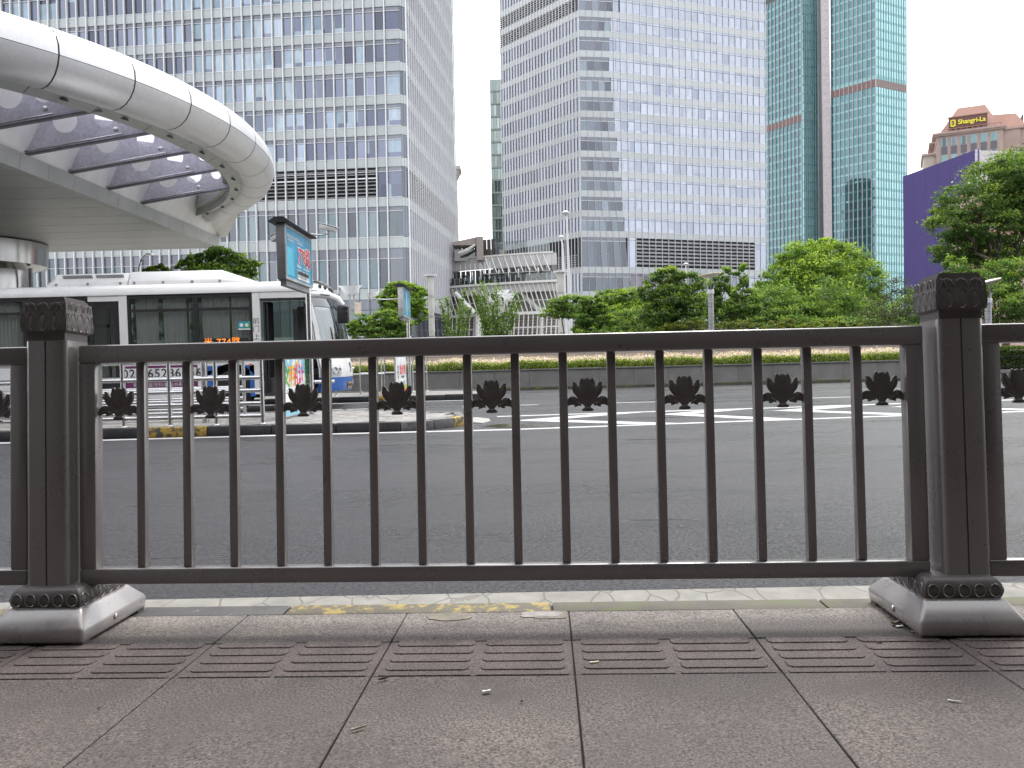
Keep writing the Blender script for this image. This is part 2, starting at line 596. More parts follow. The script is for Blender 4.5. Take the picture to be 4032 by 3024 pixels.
gut = MB().prism([(-9, 3.0), (9, 2.72), (9, 3.44), (1.1, 3.557), (-1.63, 3.604), (-9, 3.72)], -.01, .004)
structure('gutter', gut, m_gutter)

def strip(name, pts, w, z=.004):
    mb = MB()
    pts = [Vector((p[0], p[1], 0)) for p in pts]
    for a, b in zip(pts, pts[1:]):
        d = (b - a).normalized()
        n = Vector((-d.y, d.x, 0)) * (w / 2)
        mb.prism([(a - n)[:2], (b - n)[:2], (b + n)[:2], (a + n)[:2]], -.004, z)
    return structure(name, mb, m_line)
strip('edge_line', [(-60, 12.0), (-7.7, 12.06), (-3.6, 12.24), (-.08, 12.24), (3.98, 12.78), (14, 14.0)], .2)
strip('edge_line', [(-.3, 15.25), (4.9, 15.78), (16, 17.2)], .22)
strip('edge_line', [(-40, 22.2), (.2, 22.2)], .2)
for x0, x1 in ((-4.35, -4.05), (-3.95, -3.45), (-1.2, .6), (2.2, 4.2), (6.2, 8.2)):
    strip('lane_dash', [(x0, 19.0), (x1, 19.05)], .15)
for ax, ay, ux, uy, lx, ly in ((.1, 14.1, 1.9, 15.42, 2.25, 12.68), (2.75, 14.7, 4.0, 15.62, 4.3, 12.92), (4.96, 14.95, 6.4, 15.85, 6.6, 13.15), (7.3, 15.2, 8.8, 16.15, 9.0, 13.45)):
    mb = MB()
    def arm(x0, y0, x1, y1, w, z):
        d = Vector((x1 - x0, y1 - y0, 0)).normalized()
        e = w / 2 / max(.3, abs(d.y))          # arm cut level with the road lines
        mb.prism([(x0 - e, y0), (x0 + e, y0), (x1 + e, y1), (x1 - e, y1)], -.004, z)
    arm(ax + .25, ay, ux + .25, uy, .42, .004)
    arm(ax + .25, ay, lx + .05, ly, .42, .0048)
    structure('chevron_marking', mb, m_line)

# ---- traffic islands
def offset_poly(poly, d):
    n = len(poly)
    out = []
    for i in range(n):
        p0, p1, p2 = Vector(poly[i - 1]), Vector(poly[i]), Vector(poly[(i + 1) % n])
        n1 = Vector((-(p1 - p0).y, (p1 - p0).x)).normalized()
        n2 = Vector((-(p2 - p1).y, (p2 - p1).x)).normalized()
        b = (n1 + n2).normalized()
        out.append(tuple(p1 + b * (d / max(.35, b.dot(n1)))))
    return out
m_yel_kerb = M('yellow_kerb', (.55, .36, .05), .6, var=.2, scale=9, dirt=((.07, .065, .06), 9, .44, .54))
m_blk_kerb = M('black_kerb', (.03, .03, .033), .55, var=.25, scale=7, bump=.4, dirt=((.14, .14, .14), 11, .66, .8))
m_gry_kerb = M('grey_kerb', (.13, .128, .13), .65, var=.22, scale=7, bump=.3, dirt=((.04, .04, .04), 6, .5, .7))
def island(poly, hgt, paint, top_mat):
    isl = structure('traffic_island', MB().prism(offset_poly(poly, .12), -.02, hgt - .035), top_mat)
    n = len(poly)
    inner = offset_poly(poly, .15)
    for i in range(n):
        a, b = Vector(poly[i]), Vector(poly[(i + 1) % n])
        ia, ib = Vector(inner[i]), Vector(inner[(i + 1) % n])
        L = (b - a).length
        k = max(1, int(round(L / 1.0)))
        if max(a.x, b.x) < -13 and min(a.x, b.x) < -20 and k > 12:
            pass
        for j in range(k):
            t0, t1 = j / k, (j + 1) / k
            g = .004 / max(L, .01)
            o0, o1 = a.lerp(b, t0 + g), a.lerp(b, t1 - g)
            i0, i1 = ia.lerp(ib, t0 + g), ia.lerp(ib, t1 - g)
            mid = (o0 + o1) / 2
            if mid.x < -14: continue
            hh = hgt + random.uniform(-.006, .006)
            mb = MB().hexa([(o0.x, o0.y, -.02), (o1.x, o1.y, -.02), (i1.x, i1.y, -.02), (i0.x, i0.y, -.02),
                            (o0.x, o0.y, hh), (o1.x, o1.y, hh), (i1.x, i1.y, hh), (i0.x, i0.y, hh)])
            mb.build('kerb_stone', paint(mid), isl, bevel=.018, seg=2)
    return isl
P1 = [(-40, 12.42), (-1.75, 12.42), (-1.25, 12.68), (-.95, 13.02), (-.8, 13.42), (-.95, 14.6), (-2.2, 15.5), (-3.2, 16.2), (-40, 16.3)]
def paint1(p):
    if p.x > -.92 and p.y < 13.3: return m_yel_kerb
    if p.y < 12.6 and -5.75 < p.x < -4.6: return m_yel_kerb
    if p.x > -1.9: return m_gry_kerb
    return m_blk_kerb if p.y < 13 else m_gry_kerb
isl1 = island(P1, .15, paint1, M('island_bed', (.12, .115, .105), .9, dirt=((.06, .075, .03), 2, .5, .7)))
def inside(p, poly):
    c = False
    n = len(poly)
    for i in range(n):
        a, b = poly[i], poly[i - 1]
        if (a[1] > p[1]) != (b[1] > p[1]) and p[0] < (b[0] - a[0]) * (p[1] - a[1]) / (b[1] - a[1]) + a[0]:
            c = not c
    return c
paver_me = MB().bx(-.148, .148, -.073, .073, -.05, 0)
paver_me = paver_me.mesh('paver', m_paver)
finish(paver_me, .006, 1)
rim = offset_poly(P1, .24)
ang = radians(38)
cells = []
for i in range(-60, 60):
    for j in range(-70, 70):
        lx, ly = (i + (.5 if j % 2 else 0)) * .302, j * .152
        x = -2.6 + lx * cos(ang) - ly * sin(ang)
        y = 14.2 + lx * sin(ang) + ly * cos(ang)
        if inside((x, y), rim) and x > -11:
            cells.append((x, y))
cells.sort(key=lambda c: (c[0] < -4.3, abs(c[0] + 2.4) + abs(c[1] - 13.8)))
rest = MB()
for k, (x, y) in enumerate(cells):
    Mx = Matrix.Translation((x, y, .146 + random.uniform(-.004, .004))) @ Matrix.Rotation(ang, 4, 'Z') @ Matrix.Rotation(random.uniform(-.012, .012), 4, 'X')
    if k < 300:
        link('paver', paver_me, isl1, Mx)
    else:
        rest.bx(-.148, .148, -.073, .073, -.05, 0, Mx)
rest.build('paver_field', m_paver, isl1)['kind'] = 'stuff'
P2 = [(-40, 22.6), (-.9, 22.6), (-.5, 22.85), (-.42, 23.2), (-.6, 25.2), (-1.6, 26.8), (-2.6, 27.2), (-40, 27.3)]
def paint2(p):
    if p.y < 24 and (p.x > -.6 or -4.0 < p.x < -2.6): return m_yel_kerb
    return m_gry_kerb if p.y > 24 else m_blk_kerb
isl2 = island(P2, .16, paint2, m_paver)
ap = [tuple(ground(px, py)[:2]) for px, py in ((1850, 1664), (1900, 1668), (1932, 1660), (1925, 1650), (1880, 1645), (1845, 1647))]
structure('apron', MB().prism(ap, -.004, .012), M('pale_concrete', (.33, .33, .31), .8, var=.15))
pu = [tuple(ground(px, py)[:2]) for px, py in ((1895, 1679), (1960, 1684), (2060, 1683), (2180, 1681), (2190, 1675), (2080, 1672), (2030, 1668), (1960, 1670))]
structure('puddle', MB().prism(pu, -.004, .003), M('still_water', (.05, .05, .045), .06, var=.05, spec=.9))
structure('plaza', MB().bx(-60, 16.65, 29.62, 140, -.02, .35), M('plaza_slabs', (.27, .26, .24), .8, var=.15, scale=.6, fine=15))

# ------------------------------------------------------------------ the railing in front
FO = Vector((-1.3388, 2.7855, 0))
FX = Vector((.9989, -.0477, -.0022)).normalized()
FZ = Vector((-.007, .0538, .9985))
FZ = (FZ - FX * FZ.dot(FX)).normalized()
FY = FZ.cross(FX)
FM = frame(FO, FX, FY, FZ)
PB, BW = .1667, .030
LOT = [(558, 183), (590, 195), (618, 228), (626, 200), (640, 172), (668, 203), (688, 258), (692, 358), (722, 332), (748, 275), (775, 256), (812, 256), (806, 290), (818, 370),
       (797, 440), (752, 500), (722, 542), (750, 522), (790, 502), (830, 502), (878, 530), (908, 570), (908, 688), (880, 664), (840, 650), (783, 655), (783, 692), (730, 680),
       (690, 650), (650, 638), (622, 662), (602, 690), (612, 702), (640, 720), (657, 742), (645, 762), (600, 766)]
def lotus_mesh():
    hw = .0703 / 350.
    r = [((x - 556) * hw, (474 - y) * .000185) for x, y in LOT]
    l = [(-x, y) for x, y in reversed(r[1:])]
    poly = r + l
    mb = MB()
    R90 = Matrix.Rotation(pi / 2, 4, 'X')
    # outline body, front and back
    me = plate_mesh(poly, [], .012)
    bm = bmesh.new()
    bm.from_mesh(me)
    # raised heart of the flower and the leaf ribs
    def ell(cx, cz, rx, rz, d, rot=0.):
        Mx = Matrix.Translation((cx, cz, .004)) @ Matrix.Rotation(rot, 4, 'Z') @ Matrix.Diagonal((rx, rz, d, 1))
        bmesh.ops.create_uvsphere(bm, u_segments=16, v_segments=10, radius=1, matrix=Mx)
    ell(0, .018, .0265, .036, .0062)
    for s in (-1, 1):
        ell(s * .039, .016, .0075, .022, .0045, -s * .42)
        ell(s * .055, -.014, .011, .009, .0045, 0)
        ell(s * .032, -.029, .013, .005, .004, s * .55)
        ell(s * .0215, .044, .0035, .010, .005, 0)
    ell(0, -.046, .012, .006, .005)
    bm.transform(R90)
    bm.to_mesh(me)
    bm.free()
    me.materials.clear()
    me.materials.append(m_iron)
    finish(me, 0, 1, 45)
    return me
lotus_me = lotus_mesh()
bar_me = MB().bx(-.002, BW - .002, 0, .032, .351, 1.0755).mesh('baluster', m_fence)
finish(bar_me, .0035, 2)
def make_panel(label):
    t = thing('railing', label, 'railing panel', group='roadside railing panels', basis=FM)
    MB().bx(-.201, 2.727, -.02, .035, 1.076, 1.14).build('top_rail', m_fence, t, local=True, bevel=.007, seg=3)
    MB().bx(-.201, 2.727, -.02, .035, .295, .351).build('bottom_rail', m_fence, t, local=True, bevel=.007, seg=3)
    for x in (-.201, 2.667):
        MB().bx(x, x + .06, -.0185, .0335, .349, 1.078).build('stile', m_fence, t, local=True, bevel=.006, seg=2)
    for i in range(16):
        link('baluster', bar_me, t, Matrix.Translation((i * PB, 0, 0)))
    for k in range(9):
        link('lotus', lotus_me, t, Matrix.Translation((2 * k * PB - .0705, .013, .930)) @ Matrix.Diagonal((1, 1, 1.07, 1)))
    return t
pan = make_panel('middle railing panel filling the picture between the two posts, nine lotus castings')
SP = 3.12
for k, lab in ((-1, 'railing panel left of the left post, only its end in view'), (1, 'railing panel right of the right post, only its first bay in view')):
    c = copy_tree(pan)
    c.matrix_basis = FM @ Matrix.Translation((k * SP, 0, 0))
    c['label'] = lab

def cap_mesh():
    mb = MB()
    h = .0815
    mb.bx(-.068, .068, -.068, .068, 1.152, 1.186)
    prof = [(.070, 1.183), (h, 1.190), (h + .002, 1.215), (h, 1.25), (h - .003, 1.288)]
    rows = [[(sx * r, sy * r, z) for sx, sy in ((-1, -1), (1, -1), (1, 1), (-1, 1))] for r, z in prof]
    mb.grid(rows, closed=True)
    mb.bx(-.074, .074, -.074, .074, 1.286, 1.294)
    mb.bx(-.069, .069, -.069, .069, 1.2935, 1.302)
    mb.bx(-.063, .063, -.063, .063, 1.3015, 1.309)
    for q in range(4):
        Rz = Matrix.Rotation(q * pi / 2, 4, 'Z')
        # lower row of long petals
        for cx, wx, hz in ((0, .0215, .034), (-.042, .0160, .031), (.042, .0160, .031), (-.0735, .0080, .030), (.0735, .0080, .030)):
            ring = []
            for i in range(20):
                a = 2 * pi * i / 20
                zz = sin(a)
                wv = wx * cos(a) * (1 - .25 * (zz < 0) * abs(zz))
                ring.append((cx + wv, zz * hz + 1.222))
            inner = [(cx + (x - cx) * .72, 1.222 + (z - 1.222) * .86) for x, z in ring]
            d0, d1, d2 = -h + .003, -h - .0022, -h - .001
            rows = [[(x, d0, z) for x, z in ring], [(cx + (x - cx) * .93, d1, 1.222 + (z - 1.222) * .96) for x, z in ring], [(x, d2 + .002, z) for x, z in inner],
                    [(cx + (x - cx) * .3, d2 - .0015, 1.222 + (z - 1.222) * .5) for x, z in ring]]
            b = len(mb.v)
            mb.grid(rows, Rz, closed=True)
            mb.f.append(list(range(b + 60, b + 80)))
            mb.m.append(0)
        # upper scallops
        for cx in (-.046, 0, .046):
            arc = [(cx + .0215 * cos(a), -h - .0015, 1.262 + .026 * sin(a) ** 1.3) for a in [pi * i / 12 for i in range(13)]]
            mb.tube(arc, .0016, 6, True, Rz)
        for sx in (-1, 1):
            arc = [(sx * (.069 + .0215 * cos(a) * -1), -h - .0015, 1.262 + .026 * sin(a) ** 1.3) for a in [pi * i / 24 for i in range(13)]]
            mb.tube(arc, .0016, 6, True, Rz)
    return mb
def make_post(label, basis, base_c):
    t = thing('railing_post', label, 'railing post', group='roadside railing posts', basis=basis)
    sh = MB()
    for q in (0, 1):
        pr = [(.003, -.072)] + [(.055 + .02 * sin(a), -.052 - .02 * cos(a)) for a in [pi / 2 * i / 6 for i in range(7)]]
        pr += [(.055 + .02 * cos(a), .052 + .02 * sin(a)) for a in [pi / 2 * i / 6 for i in range(7)]] + [(.003, .072)]
        sh.prism(pr, .17, 1.156, Matrix.Rotation(pi * q, 4, 'Z'))
    sh.build('shaft', m_fence, t, local=True, smooth=40)
    MB().bx(-.03, .03, -.066, .066, .18, 1.15).build('shaft_core', m_fence, t, local=True)
    cap_mesh().build('cap', m_iron, t, local=True, smooth=35)
    Bm = Matrix.Translation(base_c) @ Matrix.Rotation(-.05, 4, 'Z') @ Matrix.Rotation(-.0124, 4, 'X')
    rows = []
    for hx, hy, z in ((.165, .21, .006), (.168, .213, .05), (.163, .208, .062), (.128, .158, .112), (.11, .13, .118)):
        rows.append([(-hx, -hy, z), (hx, -hy, z), (hx, hy, z), (-hx, hy, z)])
    b = MB().grid(rows, Bm, closed=True)
    k = len(b.v)
    b.f.append([k - 4, k - 3, k - 2, k - 1]); b.m.append(0)
    b.f.append([3, 2, 1, 0]); b.m.append(0)
    b.build('base', m_fence_base, t, bevel=.013, seg=3)
    rows = [[(-hx, -hy, z), (hx, -hy, z), (hx, hy, z), (-hx, hy, z)] for hx, hy, z in ((.119, .147, .112), (.124, .152, .118), (.126, .154, .135), (.122, .150, .158), (.112, .14, .174), (.096, .124, .182))]
    cl = MB().grid(rows, Bm, closed=True)
    cl.f.append([len(cl.v) - 4, len(cl.v) - 3, len(cl.v) - 2, len(cl.v) - 1]); cl.m.append(0)
    cl.build('collar', m_iron, t, bevel=.005, seg=2)
    rg = MB()
    for side in range(4):
        L, dist = ((.098, .154), (.126, .126))[side % 2]
        nn = (5, 6)[side % 2]
        for i in range(nn):
            u = -L + 2 * L * i / (nn - 1)
            c = Matrix.Rotation(side * pi / 2, 4, 'Z')
            pts = [(u + .0185 * cos(a), -dist - .0035 + (.0 if sin(a) < .2 else .007 * (sin(a) - .2)), .139 + .02 * sin(a)) for a in [2 * pi * j / 16 for j in range(17)]]
            rg.tube(pts, .0018, 5, False, Bm @ c)
    rg.build('collar_rings', m_fence, t, smooth=60)
    for sx in (-1, 1):
        MB().lathe([(.0, .0), (.011, .0), (.011, .004), (.008, .006), (0, .006)], 14, Bm @ Matrix.Translation((sx * .168, -.01, .04)) @ Matrix.Rotation(sx * pi / 2, 4, 'Y'), cap=False).build('screw', m_steel, t, smooth=40)
    for sx, sy in ((-1, -1), (1, -1), (1, 1), (-1, 1)):
        MB().bx(sx * .14 - .02, sx * .14 + .02, sy * .18 - .022, sy * .18 + .022, -.01, .012, Bm).build('foot', m_iron, t)
    return t
def pav_z(y): return .16 - .0124 * y
s0 = -.291
for k, lab in ((0, 'left railing post in front of the white bus, lotus petal cap'), (1, 'right railing post in front of the green trees, lotus petal cap')):
    s = s0 + k * SP
    Bp = FM @ Matrix.Translation((s, .0075, 0))
    foot = FM @ Vector((s, .0075, .16))
    bc = Vector((foot.x + (.015, -.031)[k], foot.y + .055, pav_z(foot.y + .05)))
    pt = make_post(lab, Bp, bc)
# a chip of paper stuck on the left base

# ------------------------------------------------------------------ towers
LEAN = .009            # tips the towers by half a degree, to match their lean in the image
def tower_root(name, label, cat, loc, group=None):
    return thing(name, label, cat, basis=Matrix.Translation(loc) @ Matrix.Rotation(LEAN, 4, 'Y'), group=group)
g_office = facade_glass('office_glass', [(0, (.030, .034, .05)), (.2, (.05, .06, .10)), (.34, (.015, .017, .025)), (.46, (.26, .36, .40)), (.64, (.08, .10, .14)), (.74, (.38, .47, .50)), (.9, (.17, .25, .29))],
                        (.46, .50, .63), .24, .26, .35, .12, group=.07)
g_low = facade_glass('lower_office_glass', [(0, (.05, .08, .09)), (.25, (.10, .17, .19)), (.45, (.03, .035, .045)), (.7, (.13, .20, .22)), (.85, (.05, .06, .075))],
                     (.5, .53, .58), .2, .12, .2, .12)
g_strip = facade_glass('fanlight_glass', [(0, (.10, .11, .135)), (.5, (.14, .15, .175))], (.5, .53, .60), .16, .06)
g_lav = facade_glass('mirror_office_glass', [(0, (.27, .29, .35)), (.3, (.34, .36, .42)), (.55, (.21, .24, .31)), (.75, (.38, .39, .44)), (.92, (.15, .18, .26))], (.46, .50, .58), .44, .2, .35, .09, group=.05)
g_side = facade_glass('shaded_office_glass', [(0, (.05, .055, .075)), (.4, (.09, .10, .13)), (.7, (.03, .035, .05)), (.85, (.14, .15, .19))], (.6, .62, .70), .22, .14, .6, .05, (1, 1, .3))
g_flank = facade_glass('flank_mirror_glass', [(0, (.05, .055, .075)), (.4, (.08, .09, .12)), (.7, (.03, .035, .05))], (.66, .69, .78), .34, .14, .5, .05, (1, 1, .3))
g_corner = facade_glass('corner_office_glass', [(0, (.035, .04, .05)), (.3, (.10, .13, .16)), (.5, (.05, .055, .065)), (.7, (.15, .20, .23)), (.85, (.03, .032, .04))], (.5, .54, .62), .2, .12, .2)
g_teal = facade_glass('teal_glass', [(0, (.03, .15, .17)), (.3, (.04, .19, .21)), (.6, (.025, .13, .15)), (.8, (.07, .24, .26))], (.50, .76, .79), .5, .1, .55, .05, (1, 1, .25))
g_teal_d = facade_glass('dark_teal_glass', [(0, (.012, .075, .09)), (.4, (.02, .10, .115)), (.7, (.01, .06, .075))], (.34, .56, .60), .26, .1, .5, .05, (1, 1, .3))
g_teal_s = facade_glass('teal_spandrel_glass', [(0, (.05, .17, .18)), (.5, (.06, .19, .20))], (.38, .62, .63), .35, .04)
m_span = M('glass_spandrel', (.42, .46, .465), .22, var=.05, scale=.2, fine=3, finevar=.03, rnd=.05)
m_span2 = M('pale_glass_spandrel', (.45, .48, .49), .2, var=.05, scale=.2, fine=3, finevar=.03, rnd=.04)
m_fin = M('aluminium_fin', (.70, .71, .73), .35, metal=.15, var=.04)
m_fin2 = M('grey_aluminium_fin', (.56, .57, .60), .4, metal=.2, var=.04)
m_finshade = M('grey_mullion', (.33, .34, .36), .4, metal=.3)
m_core = M('tower_core', (.10, .11, .12), .8)
m_louver = M('louvre_blade', (.30, .30, .31), .5, var=.2, scale=1.5)
m_void = M('louvre_void', (.02, .02, .022), .9)
m_pink = M('pinkish_mullion', (.46, .42, .44), .4)
pane_me = unit_box().mesh('pane', g_office)
BOX = {}
def box_for(mat):
    if mat.name not in BOX:
        BOX[mat.name] = unit_box().mesh('unit_' + mat.name, mat)
    return BOX[mat.name]

class Facade:
    """one face of a tower: x to the right along the face, y into the building, z up"""
    def __init__(s, root, O, ang, budget):
        d = Vector((cos(ang), sin(ang), 0))
        n = Vector((-sin(ang), cos(ang), 0))      # into the building when looking along +Y
        s.M = frame(O, d, n, Vector((0, 0, 1)))
        s.root, s.b = root, budget
        s.inv = root.matrix_basis.inverted()
        s.base = Matrix.Translation(root.matrix_basis.translation).inverted() @ s.M
        s.rest = {}
    def piece(s, name, mat, x0, x1, y0, y1, z0, z1):
        lim = s.b.setdefault(name, 300)
        if lim > 0:
            s.b[name] = lim - 1
            link(name, box_for(mat), s.root, s.base @ TS((x0 + x1) / 2, (y0 + y1) / 2, (z0 + z1) / 2, x1 - x0, y1 - y0, z1 - z0))
        else:
            mb, _ = s.rest.setdefault((name, mat.name), (MB(), mat))
            mb.bx(x0, x1, y0, y1, z0, z1, s.base)
    def flush(s):
        for (name, _), (mb, mat) in s.rest.items():
            o = mb.build(name + '_field', mat, s.root, local=True)
            o['kind'] = 'stuff'
        s.rest = {}

def base_pt(px, Y):
    """point on the ground straight below/above the given picture column, at distance Y"""
    p = at(px, 1424 + ROLL * (CX - px), Y)
    return Vector((p.x, Y, 0))
def level(px, py, Y):
    return at(px, py, Y).z

# ---- left office tower
D1 = 102.
C1 = base_pt(1597, D1)
A1 = radians(-6.5)
t1 = tower_root('office_tower', 'pale glass office tower with white vertical fins behind the bus and the silver canopy', 'tower', C1)
bud = {}
d1 = Vector((cos(A1), sin(A1), 0))
CW1, NC1 = 1.34, 42
ZT = [73.8, 69.4, 65.0, 60.6, 56.2, 51.8, 47.4, 43.3, 39.3, 35.2, 31.3, 27.3, 22.3, 17.3, 10.8]       # upper edge of each spandrel
Fc = Facade(t1, C1 - d1 * (CW1 * NC1 + 1.9), A1, bud)
WT = CW1 * NC1 + 1.9
t1core = MB().bx(0, WT - .4, .45, 34, 0, 73.6, Fc.base)
t1core.build('wall', m_core, t1, local=True)
colx = [(i * CW1, (i + 1) * CW1) for i in range(NC1)] + [(NC1 * CW1, WT)]
for zi in range(len(ZT)):
    zt = ZT[zi]
    zb = ZT[zi + 1] if zi + 1 < len(ZT) else 4.6
    sh = 1.12 if zt > 20 else 1.4
    for ci in range(len(colx) - 1, -1, -1):
        x0, x1 = colx[ci]
        if True:
            Fc.piece('spandrel', m_span, x0 + .03, x1 - .03, .02, .3, zt - sh, zt - .03)
        lo, hi = zb + .03, zt - sh - .03
        louv = (zt == 27.3 and ci < NC1 - 1)
        if louv:
            continue
        g = g_low if zt < 24 else g_office
        th = .55 if zt > 20 else 1.3
        Fc.piece('fanlight', g_strip, x0 + .03, x1 - .03, .1, .3, hi - th, hi)
        Fc.piece('window', g, x0 + .03, x1 - .03, .1, .3, lo, hi - th - .06)
for zi, zt in enumerate(ZT[:-1]):
    sh = 1.12 if zt > 20 else 1.4
    th = .55 if zt > 20 else 1.3
    Fc.piece('transom', m_fin, 0, WT, -.02, .2, zt - sh - .03 - th - .055, zt - sh - .03 - th)
    Fc.piece('sill', m_fin, 0, WT, -.03, .2, zt - .035, zt + .03)
    Fc.piece('head', m_finshade, 0, WT, -.01, .2, zt - sh - .05, zt - sh + .0)
lz0, lz1 = 22.35, 26.0
Fc.piece('louvre_void', m_void, 0, (NC1 - 1) * CW1, .3, .4, lz0, lz1)
for k in range(8):
    z = lz0 + .05 + k * .47
    if abs(k - 5) == 0: continue
    mb = MB().hexa([(0, .02, z), ((NC1 - 1) * CW1, .02, z), ((NC1 - 1) * CW1, .3, z + .14), (0, .3, z + .14),
                    (0, .0, z + .1), ((NC1 - 1) * CW1, .0, z + .1), ((NC1 - 1) * CW1, .28, z + .24), (0, .28, z + .24)], Fc.base)
    mb.build('louvre', m_louver, t1, local=True)
Fc.piece('transom', m_fin, 0, (NC1 - 1) * CW1, -.03, .2, lz0 + 2.35, lz0 + 2.5)
for i in range(NC1 + 1):
    zlo = 10.2 if i > NC1 - 24 else 5.5
    link('fin', box_for(m_fin), t1, Fc.base @ TS(i * CW1, -.14, (zlo + 73.8) / 2, .11, .34, 73.8 - zlo))
    link('mullion', box_for(m_finshade), t1, Fc.base @ TS(i * CW1 + .075, .02, (4 + 73.8) / 2, .04, .14, 69.6))
# shop front under the tower
Fc.piece('shopfront', g_low, 0, WT, .25, .4, 0, 4.3)
Fc.piece('cornice', m_span, 0, WT, -.3, .4, 4.3, 4.75)
Fc.flush()
# chamfered glass corner and the flank thick with fins
A1c = radians(40)
Fk = Facade(t1, C1, A1c, bud)
cwid = .9
for zi in range(len(ZT) - 1):
    zt, zb = ZT[zi], ZT[zi + 1]
    sh = 1.12 if zt > 20 else 1.4
    for q in (0, 1):
        Fk.piece('corner_spandrel', m_span, q * .45 + .02, q * .45 + .43, .02, .3, zt - sh, zt - .03)
        Fk.piece('corner_window', g_corner, q * .45 + .02, q * .45 + .43, .1, .3, zb + .03, zt - sh - .03)
MB().bx(0, cwid, .31, 2, 0, 73.6, Fk.base).build('wall', m_core, t1, local=True)
Fk.piece('corner_sill', m_fin, 0, cwid, .0, .2, 4.3, 4.7)
Fk.flush()
C1b = C1 + Vector((cos(A1c), sin(A1c), 0)) * cwid
A1s = radians(90 - 6.5)
Fs = Facade(t1, C1b, A1s, bud)
SL = 33.5
MB().bx(0, SL, .35, 20, 0, 73.6, Fs.base).build('wall', m_core, t1, local=True)
n_s = 26
for zi in range(len(ZT)):
    zt = ZT[zi]
    zb = ZT[zi + 1] if zi + 1 < len(ZT) else 4.6
    Fs.piece('flank_spandrel', m_span, 0, SL, .02, .3, zt - 1.28, zt)
    if zt == 27.3:
        Fs.piece('flank_void', m_void, 3.9, SL, .2, .32, zb, zt - 1.28)
        for k in range(8):
            Fs.piece('flank_louvre', m_louver, 3.9, SL, .02, .2, zb + .1 + k * .46, zb + .28 + k * .46)
    else:
        Fs.piece('flank_window', g_side, 0, SL, .1, .3, zb, zt - 1.28)
for i in range(n_s + 1):
    x = i * SL / n_s
    link('fin', box_for(m_fin), t1, Fs.base @ TS(x, -.09, (8.5 + 73.8) / 2, .13, .18, 65.3))
Fs.flush()

# ---- middle twin tower: mirror face on the right, leaning glass corner, shaded face on the left
D2 = 165.
t2 = tower_root('office_tower', 'tall lavender glass office tower in the middle with a leaning dark corner', 'tower', base_pt(2400, D2))
bud2 = {}
A2 = radians(18.6)
d2 = Vector((cos(A2), sin(A2), 0))
O2 = base_pt(2457, D2)
F2 = Facade(t2, O2, A2, bud2)
R2 = 35.0
def crease(z):
    """distance along the right face where the leaning corner meets it"""
    if z < 62: return 1.05 - (z - 22) * .095 if z > 8 else 2.4
    return -2.75 + (z - 62) * .09
FH = 4.02
Z2 = [10.9 + FH * i for i in range(18)]
NC2 = 23
CW2 = R2 / NC2
zlv = (20.3, 26.6)
n2 = Vector((-d2.y, d2.x, 0))
l2 = Vector((cos(radians(130)), sin(radians(130)), 0))
LC = base_pt(2296, D2 - 1.6)
core2 = [LC + Vector((.75, .6, 0)), O2 + d2 * 2.7 + n2 * .5, O2 + d2 * (R2 - .1) + n2 * .4, O2 + d2 * (R2 - .1) + n2 * 26, LC + l2 * 24.8 + Vector((.4, .3, 0))]
MB().prism([tuple(p)[:2] for p in core2], 0, 103, Matrix.Translation(t2.matrix_basis.translation).inverted()).build('wall', m_core, t2, local=True)
LV = [4.3, 9.6, 15.0, 20.0, 27.3] + [31.45 + 4.02 * i for i in range(18)]      # upper edge of each spandrel, from the street up
for zi in range(len(LV)):
    zt = LV[zi]
    zn = LV[zi + 1] - 1.3 if zi + 1 < len(LV) else zt + 2.7
    xl = crease(zt + 1)
    for ci in range(NC2):
        x0, x1 = ci * CW2, (ci + 1) * CW2
        x0 = max(x0, xl)
        if x1 - x0 < .25: continue
        lv = zt == 20.0 and 2 <= ci < 21
        if lv: continue
        F2.piece('window', g_lav, x0 + .03, x1 - .03, .08, .3, zt + .03, zn - .5)
        F2.piece('fanlight', g_lav, x0 + .03, x1 - .03, .06, .3, zn - .44, zn)
    if xl < 0:
        a = xl
        while a < -.3:
            b = min(0, a + CW2)
            F2.piece('window', g_lav, a + .03, b - .03, .08, .3, zt + .03, zn - .5)
            F2.piece('fanlight', g_lav, a + .03, b - .03, .06, .3, zn - .44, zn)
            a = b
    F2.piece('spandrel', m_span2, min(xl, crease(zt - 1.2)), R2, .02, .3, zt - 1.3, zt)
    F2.piece('sill', m_fin, xl, R2, -.02, .1, zt - .02, zt + .05)
F2.piece('louvre_void', m_void, 2 * CW2, 21 * CW2, .2, .3, 20.1, 25.9)
for k in range(7):
    z = 20.6 + k * .76
    MB().hexa([(2 * CW2, -.02, z), (21 * CW2, -.02, z), (21 * CW2, .2, z + .2), (2 * CW2, .2, z + .2),
               (2 * CW2, -.03, z + .22), (21 * CW2, -.03, z + .22), (21 * CW2, .2, z + .42), (2 * CW2, .2, z + .42)], F2.base).build('louvre', m_louver, t2, local=True)
for i in range(-3, NC2 + 1):
    x = i * CW2
    zs = [z for z in np.arange(3, 103, .5) if crease(z) <= x + .02]
    if not zs: continue
    link('fin', box_for(m_fin2), t2, F2.base @ TS(x, -.03, (zs[0] + 103) / 2, .10, .16, 103 - zs[0]))
    link('mullion', box_for(m_finshade), t2, F2.base @ TS(x + .075, .04, (zs[0] + 103) / 2, .05, .08, 103 - zs[0]))
F2.flush()
